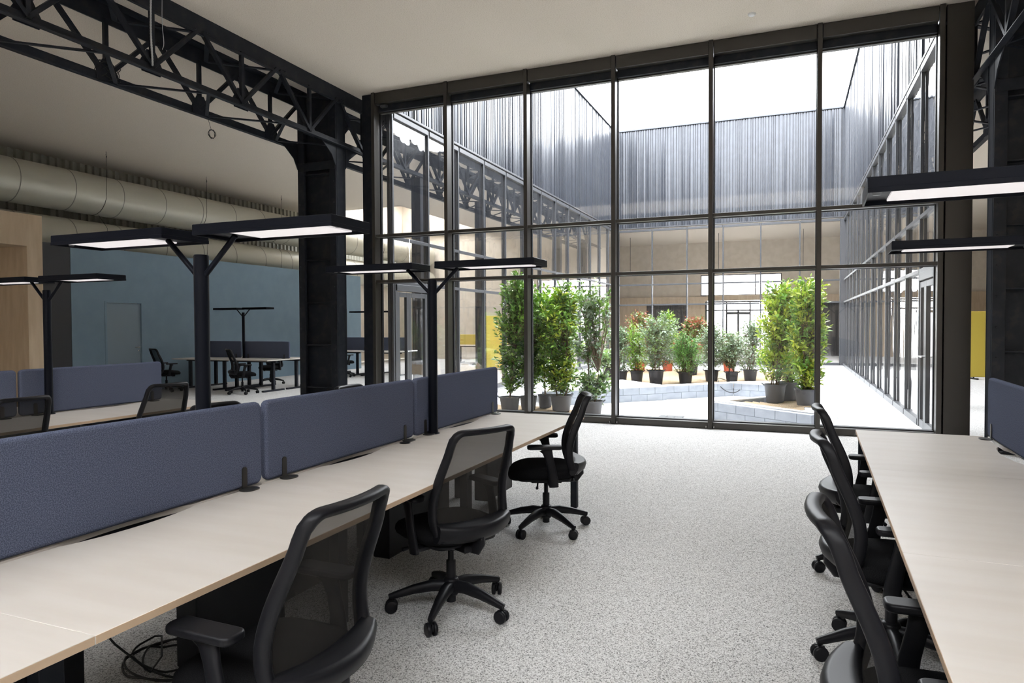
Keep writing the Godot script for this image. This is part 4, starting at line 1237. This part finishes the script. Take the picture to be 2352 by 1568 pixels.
# crown: list of [centre, radii]; twigs end inside it, leaves sit along them
func plant(at: Vector3, turn: float, label: String, pr: float, ph: float, pm: Material, crown: Array, twigs: int, per: int, leaf: Vector2, cols: Array, stems: int, upright := 0.3, group := "potted plants in the courtyard", called := "potted_shrub") -> void:
	var o := thing(called, label, "plant", at, turn, group)
	pot(o, pr, ph, pm, pm != M.pot_clay)
	var lv := S(); lv.colored = true
	var br := S()
	var tops := []
	if called == "potted_tree":
		for c in crown: c[1] = c[1] * Vector3(1.22, 1.0, 1.15)
	elif called == "potted_shrub":
		for c in crown: c[1] = c[1] * Vector3(1.25, 1.08, 1.2)
	for k in stems:
		var a := TAU * k / stems + rng.randf()
		var c: Array = crown[k % crown.size()]
		var base := Vector3(cos(a) * pr * 0.35, ph * 0.86, sin(a) * pr * 0.35) if stems > 1 else Vector3(0, ph * 0.86, 0)
		var tip: Vector3 = c[0] + Vector3(cos(a) * c[1].x * 0.3, c[1].y * 0.6, sin(a) * c[1].z * 0.3)
		var mid := (base + tip) / 2 + Vector3(rng.randf_range(-0.06, 0.06), 0, rng.randf_range(-0.06, 0.06))
		var line := smooth([base, mid, tip], 4)
		var rad := []
		for j in line.size(): rad.append(lerpf(0.018 if stems < 4 else 0.011, 0.004, float(j) / (line.size() - 1)))
		br.tube(line, rad, 6)
		tops.append(line)
	for k in int(twigs * 1.45):
		var c: Array = crown[rng.randi() % crown.size()]
		var d := Vector3(rng.randfn(), rng.randfn(), rng.randfn()).normalized()
		var rr := pow(rng.randf(), 0.45)
		var tip: Vector3 = c[0] + d * rr * c[1]
		if tip.y < ph * 0.9: tip.y = ph * 0.9 + rng.randf() * 0.1
		var line: Array = tops[k % tops.size()]
		var root: Vector3 = line[clampi(int((tip.y - 0.12 - line[0].y) / maxf(line[-1].y - line[0].y, 0.1) * (line.size() - 1)), 1, line.size() - 1)]
		var out := (tip - root)
		var twig_len := minf(out.length(), 0.34)
		var dir := (out.normalized() + Vector3(0, upright, 0)).normalized()
		var start := tip - dir * twig_len
		br.tube([root, start, tip], [0.005, 0.0035, 0.0018], 4, false)
		var base_col: Color = cols[rng.randi() % cols.size()]
		for j in per:
			var t := lerpf(0.15, 1.0, float(j) / per)
			var p := start.lerp(tip, t) + Vector3(rng.randfn(), rng.randfn(), rng.randfn()) * 0.012
			var ld := (dir * 0.7 + Vector3(rng.randfn(), rng.randfn() * 0.7, rng.randfn()) * 0.62).normalized()
			var sc := rng.randf_range(0.65, 1.15)
			var v := rng.randf_range(0.95, 1.5)
			add_leaf(lv, p, ld, leaf.x * sc * 1.1, leaf.y * sc * 1.25, Color(base_col.r * v, base_col.g * v, base_col.b * v))
	part(o, "branches", br, M.bark)
	var f := part(o, "foliage", lv, M.leaf)
	f.set_meta("kind", "stuff")

func plants() -> void:
	var mid := [Color(0.10, 0.20, 0.045), Color(0.14, 0.26, 0.05), Color(0.07, 0.15, 0.04), Color(0.19, 0.32, 0.06)]
	var bright := [Color(0.20, 0.34, 0.05), Color(0.30, 0.44, 0.06), Color(0.13, 0.26, 0.05)]
	var lime := [Color(0.36, 0.46, 0.06), Color(0.24, 0.38, 0.06), Color(0.15, 0.29, 0.06), Color(0.45, 0.50, 0.07)]
	var silver := [Color(0.20, 0.27, 0.20), Color(0.26, 0.33, 0.26), Color(0.14, 0.21, 0.13)]
	var red := [Color(0.36, 0.08, 0.05), Color(0.16, 0.22, 0.06), Color(0.26, 0.09, 0.05), Color(0.12, 0.19, 0.06)]
	var pine := [Color(0.10, 0.24, 0.06), Color(0.16, 0.32, 0.08), Color(0.07, 0.17, 0.05)]
	var g := "tall potted trees by the glass wall"
	var y := LOW + 0.03
	# trees in the earth bed by the glass wall
	plant(Vector3(-4.88, y, -11.85), 0.2, "tall green potted tree, leftmost by the screens, grey pot with two handles", 0.20, 0.27, M.pot_grey, [[Vector3(0.05, 1.0, 0), Vector3(0.30, 0.55, 0.3)], [Vector3(0.12, 1.75, 0), Vector3(0.40, 0.55, 0.38)], [Vector3(0.18, 2.25, 0), Vector3(0.28, 0.42, 0.3)]], 240, 13, Vector2(0.10, 0.036), mid, 1, 0.1, g, "potted_tree")
	plant(Vector3(-4.62, y, -12.15), 1.2, "potted tree in a grey pot between the two tall trees", 0.17, 0.26, M.pot_grey, [[Vector3(0.0, 0.9, 0), Vector3(0.32, 0.5, 0.3)], [Vector3(0.0, 1.7, 0), Vector3(0.38, 0.7, 0.35)]], 190, 13, Vector2(0.10, 0.036), mid, 1, 0.1, g, "potted_tree")
	plant(Vector3(-4.42, y, -12.55), 2.0, "potted tree at the back of the earth bed", 0.15, 0.26, M.pot_black, [[Vector3(0.0, 1.3, 0), Vector3(0.35, 0.8, 0.35)], [Vector3(0.05, 2.0, 0), Vector3(0.32, 0.45, 0.3)]], 170, 12, Vector2(0.10, 0.036), bright, 1, 0.1, g, "potted_tree")
	plant(Vector3(-3.98, y, -12.2), 0.8, "bushy yellow green potted tree with dense leaves low over its pot", 0.21, 0.30, M.pot_grey, [[Vector3(0.0, 0.75, 0), Vector3(0.42, 0.38, 0.4)], [Vector3(0.0, 1.35, 0), Vector3(0.45, 0.48, 0.42)], [Vector3(-0.12, 1.80, 0), Vector3(0.36, 0.32, 0.36)], [Vector3(0.12, 2.12, 0), Vector3(0.28, 0.36, 0.28)]], 300, 14, Vector2(0.105, 0.036), mid + lime, 2, 0.05, g, "potted_tree")
	plant(Vector3(-3.21, y, -11.55), 0.3, "slender airy potted tree with thin foliage, grey pot close to the glass", 0.20, 0.29, M.pot_grey, [[Vector3(0.02, 0.62, 0), Vector3(0.36, 0.28, 0.34)], [Vector3(-0.05, 1.45, 0), Vector3(0.33, 0.45, 0.32)], [Vector3(0.0, 2.0, 0), Vector3(0.36, 0.50, 0.34)]], 150, 11, Vector2(0.10, 0.04), mid + silver, 2, 0.15, g, "potted_tree")
	# laurels in the pointed planter
	var g2 := "laurels in the pointed planter"
	plant(Vector3(-0.25, 0.10, -13.2), 0.0, "bright green laurel in a stacked pair of pots", 0.19, 0.34, M.pot_grey, [[Vector3(0.02, 0.95, 0), Vector3(0.42, 0.45, 0.4)], [Vector3(0.1, 1.5, 0), Vector3(0.48, 0.45, 0.44)], [Vector3(0.12, 1.95, 0), Vector3(0.38, 0.30, 0.36)]], 240, 13, Vector2(0.105, 0.036), lime, 5, 0.8, g2, "potted_laurel")
	plant(Vector3(0.27, 0.10, -12.75), 0.9, "tall upright yellow green laurel in the point of the planter", 0.20, 0.31, M.pot_grey, [[Vector3(0.0, 0.75, 0), Vector3(0.34, 0.42, 0.32)], [Vector3(0.0, 1.35, 0), Vector3(0.40, 0.45, 0.38)], [Vector3(-0.03, 1.90, 0), Vector3(0.38, 0.36, 0.36)]], 260, 13, Vector2(0.105, 0.036), lime, 6, 0.9, g2, "potted_laurel")
	plant(Vector3(-0.02, 0.10, -13.55), 0.9, "small plain pot plant half hidden behind the stacked laurel pot", 0.19, 0.36, M.pot_grey, [[Vector3(0.0, 0.7, 0), Vector3(0.25, 0.3, 0.25)]], 40, 10, Vector2(0.09, 0.035), bright, 3, 0.5, g2, "potted_laurel")
	# shrubs in the long planter
	var q := 0.05
	plant(Vector3(-4.05, q, -17.45), 0.1, "silvery potted shrub at the left end of the long planter", 0.16, 0.27, M.pot_black, [[Vector3(0.0, 0.8, 0), Vector3(0.45, 0.5, 0.4)], [Vector3(-0.1, 1.25, 0), Vector3(0.35, 0.3, 0.35)]], 140, 12, Vector2(0.07, 0.03), silver, 4)
	plant(Vector3(-3.62, q, -17.3), 0.1, "olive green potted shrub with upright sprigs beside the silvery one", 0.17, 0.30, M.pot_black, [[Vector3(0.0, 0.75, 0), Vector3(0.30, 0.4, 0.3)], [Vector3(0.0, 1.2, 0), Vector3(0.22, 0.4, 0.22)]], 110, 12, Vector2(0.075, 0.028), bright, 4, 1.0)
	plant(Vector3(-3.03, q, -16.75), 0.1, "largest round grey green potted shrub in the long planter", 0.19, 0.36, M.pot_black, [[Vector3(0.0, 0.95, 0), Vector3(0.48, 0.45, 0.45)], [Vector3(0.05, 1.4, 0), Vector3(0.45, 0.38, 0.42)]], 260, 13, Vector2(0.07, 0.028), silver + [Color(0.2, 0.3, 0.1)], 5)
	plant(Vector3(-2.39, q, -17.2), 0.1, "feathery bright green needle leaved shrub in a black pot", 0.18, 0.30, M.pot_black, [[Vector3(0.0, 0.7, 0), Vector3(0.42, 0.35, 0.4)], [Vector3(0.0, 1.0, 0), Vector3(0.30, 0.36, 0.3)]], 190, 16, Vector2(0.10, 0.012), pine, 5, 0.9)
	plant(Vector3(-1.86, q, -18.1), 0.1, "grey green potted shrub behind the mullion", 0.18, 0.30, M.pot_black, [[Vector3(0.0, 0.8, 0), Vector3(0.40, 0.40, 0.4)], [Vector3(0.0, 1.2, 0), Vector3(0.34, 0.32, 0.3)]], 170, 12, Vector2(0.07, 0.03), silver, 4)
	plant(Vector3(-1.35, q, -17.9), 0.1, "round small leaved grey green shrub right of the mullion", 0.16, 0.28, M.pot_black, [[Vector3(0.0, 0.9, 0), Vector3(0.42, 0.42, 0.4)]], 170, 12, Vector2(0.065, 0.03), silver, 4)
	plant(Vector3(-0.95, q, -18.6), 0.1, "loose silvery potted shrub with tall sprigs at the right end", 0.18, 0.30, M.pot_black, [[Vector3(0.0, 0.85, 0), Vector3(0.45, 0.5, 0.4)], [Vector3(0.05, 1.35, 0), Vector3(0.30, 0.35, 0.3)]], 150, 12, Vector2(0.075, 0.028), silver, 5, 0.8)
	plant(Vector3(-4.3, q, -21.0), 0.1, "red tipped shrub at the back left of the long planter", 0.18, 0.32, M.pot_clay, [[Vector3(0.0, 1.1, 0), Vector3(0.5, 0.5, 0.4)], [Vector3(0.0, 1.6, 0), Vector3(0.42, 0.32, 0.4)]], 170, 12, Vector2(0.09, 0.035), red, 4, 0.6)
	plant(Vector3(-3.55, q, -21.6), 0.1, "tall green shrub in a red clay pot at the back", 0.18, 0.34, M.pot_clay, [[Vector3(0.0, 1.1, 0), Vector3(0.42, 0.5, 0.4)], [Vector3(0.0, 1.6, 0), Vector3(0.3, 0.35, 0.3)]], 130, 12, Vector2(0.09, 0.035), bright, 4, 0.6)
	plant(Vector3(-2.65, q, -20.4), 0.1, "dark red leaved shrub behind the needle leaved one", 0.18, 0.32, M.pot_black, [[Vector3(0.0, 1.0, 0), Vector3(0.45, 0.45, 0.4)], [Vector3(0.1, 1.45, 0), Vector3(0.36, 0.3, 0.3)]], 170, 12, Vector2(0.09, 0.035), red, 4, 0.6)
	plant(Vector3(-1.75, q, -22.0), 0.1, "reddish shrub in a clay pot at the back right", 0.18, 0.32, M.pot_clay, [[Vector3(0.0, 0.9, 0), Vector3(0.35, 0.4, 0.3)]], 70, 10, Vector2(0.09, 0.035), red + mid, 3, 0.6)
	plant(Vector3(-4.75, q, -18.8), 0.1, "broad leaved young plant at the edge of the long planter", 0.15, 0.26, M.pot_black, [[Vector3(0.0, 0.55, 0), Vector3(0.32, 0.3, 0.3)]], 40, 9, Vector2(0.17, 0.07), [Color(0.22, 0.33, 0.18), Color(0.3, 0.4, 0.2)], 3, 0.5)

# ------------------------------------------------------------------ small things
func small_things() -> void:
	# cable grommets in the desk tops
	for q in [[-2.375, -3.93, "black cable grommet set in the desk beside the lamp pole"], [1.24, -2.5, "black cable grommet set in the right bench"]]:
		var g := thing("cable_grommet", q[2], "grommet", Vector3(q[0], DESK, q[1]))
		part(g, "ring", S().lathe(Vector3.ZERO, [Vector2(0.0, 0.002), Vector2(0.026, 0.002), Vector2(0.03, 0.004), Vector2(0.036, 0.004), Vector2(0.038, 0)], 20), M.black_plastic)
	# coil of cable on the carpet below the first desk
	var c := thing("cable_coil", "coiled black cable lying on the carpet under the desk", "cable", Vector3(-2.62, 0.006, -2.28))
	var pts := []
	for k in 64:
		var a := k * 0.36
		var r := 0.17 + 0.05 * sin(k * 0.41)
		pts.append(Vector3(cos(a) * r * 1.35 + 0.03 * sin(k * 0.2), 0.004 + 0.004 * (k % 5), sin(a) * r * 0.95))
	pts.append(Vector3(0.1, 0.05, 0.2)); pts.append(Vector3(-0.25, 0.3, 0.25)); pts.append(Vector3(-0.36, 0.5, 0.2))
	part(c, "wire", S().tube(smooth(pts, 2), 0.0048, 6), M.cable)
	# hanging flexible conduit and wire by the left truss
	var h := thing("hanging_conduit", "silver flexible conduit hanging from the ceiling beside the left truss", "conduit", Vector3(-7.05, 0, -5.98))
	var hp := []
	var hr := []
	for k in 60:
		hp.append(Vector3(0.012 * sin(k * 0.12), CEIL - k * 0.0165, 0.01 * sin(k * 0.1)))
		hr.append(0.012 if k % 2 == 0 else 0.0095)
	part(h, "spiral_hose", S().tube(hp, hr, 8), M.conduit)
	var wv := thing("hanging_wire", "thin pale wire hanging from the ceiling beside the conduit", "wire", Vector3(-7.02, 0, -6.12))
	part(wv, "strand", S().tube(smooth([Vector3(0, CEIL, 0), Vector3(0.0, 5.2, 0.01), Vector3(0.0, 4.95, -0.01), Vector3(0.02, 4.85, 0.03)], 4), 0.004, 5), M.conduit)
	var cs := thing("ceiling_detector", "small white round detector on the beige ceiling", "detector", Vector3(-0.49, CEIL, -9.6))
	part(cs, "housing", S().lathe(Vector3.ZERO, [Vector2(0, -0.03), Vector2(0.03, -0.03), Vector2(0.045, -0.02), Vector2(0.05, 0)], 16), M.white_frame)
	# small coil hung below the truss
	var k2 := thing("wire_coil", "small ring of dark wire hanging below the left truss", "wire", Vector3(-7.9, 4.35, -7.7))
	var rp := []
	for k in 48: rp.append(Vector3(0, cos(k * 0.4) * (0.06 + 0.008 * sin(k)), sin(k * 0.4) * (0.06 + 0.008 * cos(k * 1.3)) ) + Vector3(0.002 * k / 4.0, 0, 0))
	part(k2, "loops", S().tube(rp, 0.004, 5), M.cable)
	part(k2, "strand", S().tube([Vector3(0, 0.06, 0), Vector3(-0.1, 0.3, -0.02)], 0.003, 5), M.cable)
	# bundle of old wire on the bottom chord
	var bd := thing("wire_bundle", "tangled black wire bundle tied to the left truss bottom chord", "wire", Vector3(-8.0, 4.72, -6.15))
	var bp := []
	for k in 80: bp.append(Vector3(0.05 * sin(k * 0.9), 0.02 + 0.11 * sin(k * 0.53), 0.16 * cos(k * 0.47)))
	part(bd, "loops", S().tube(smooth(bp, 2), 0.005, 5), M.cable)
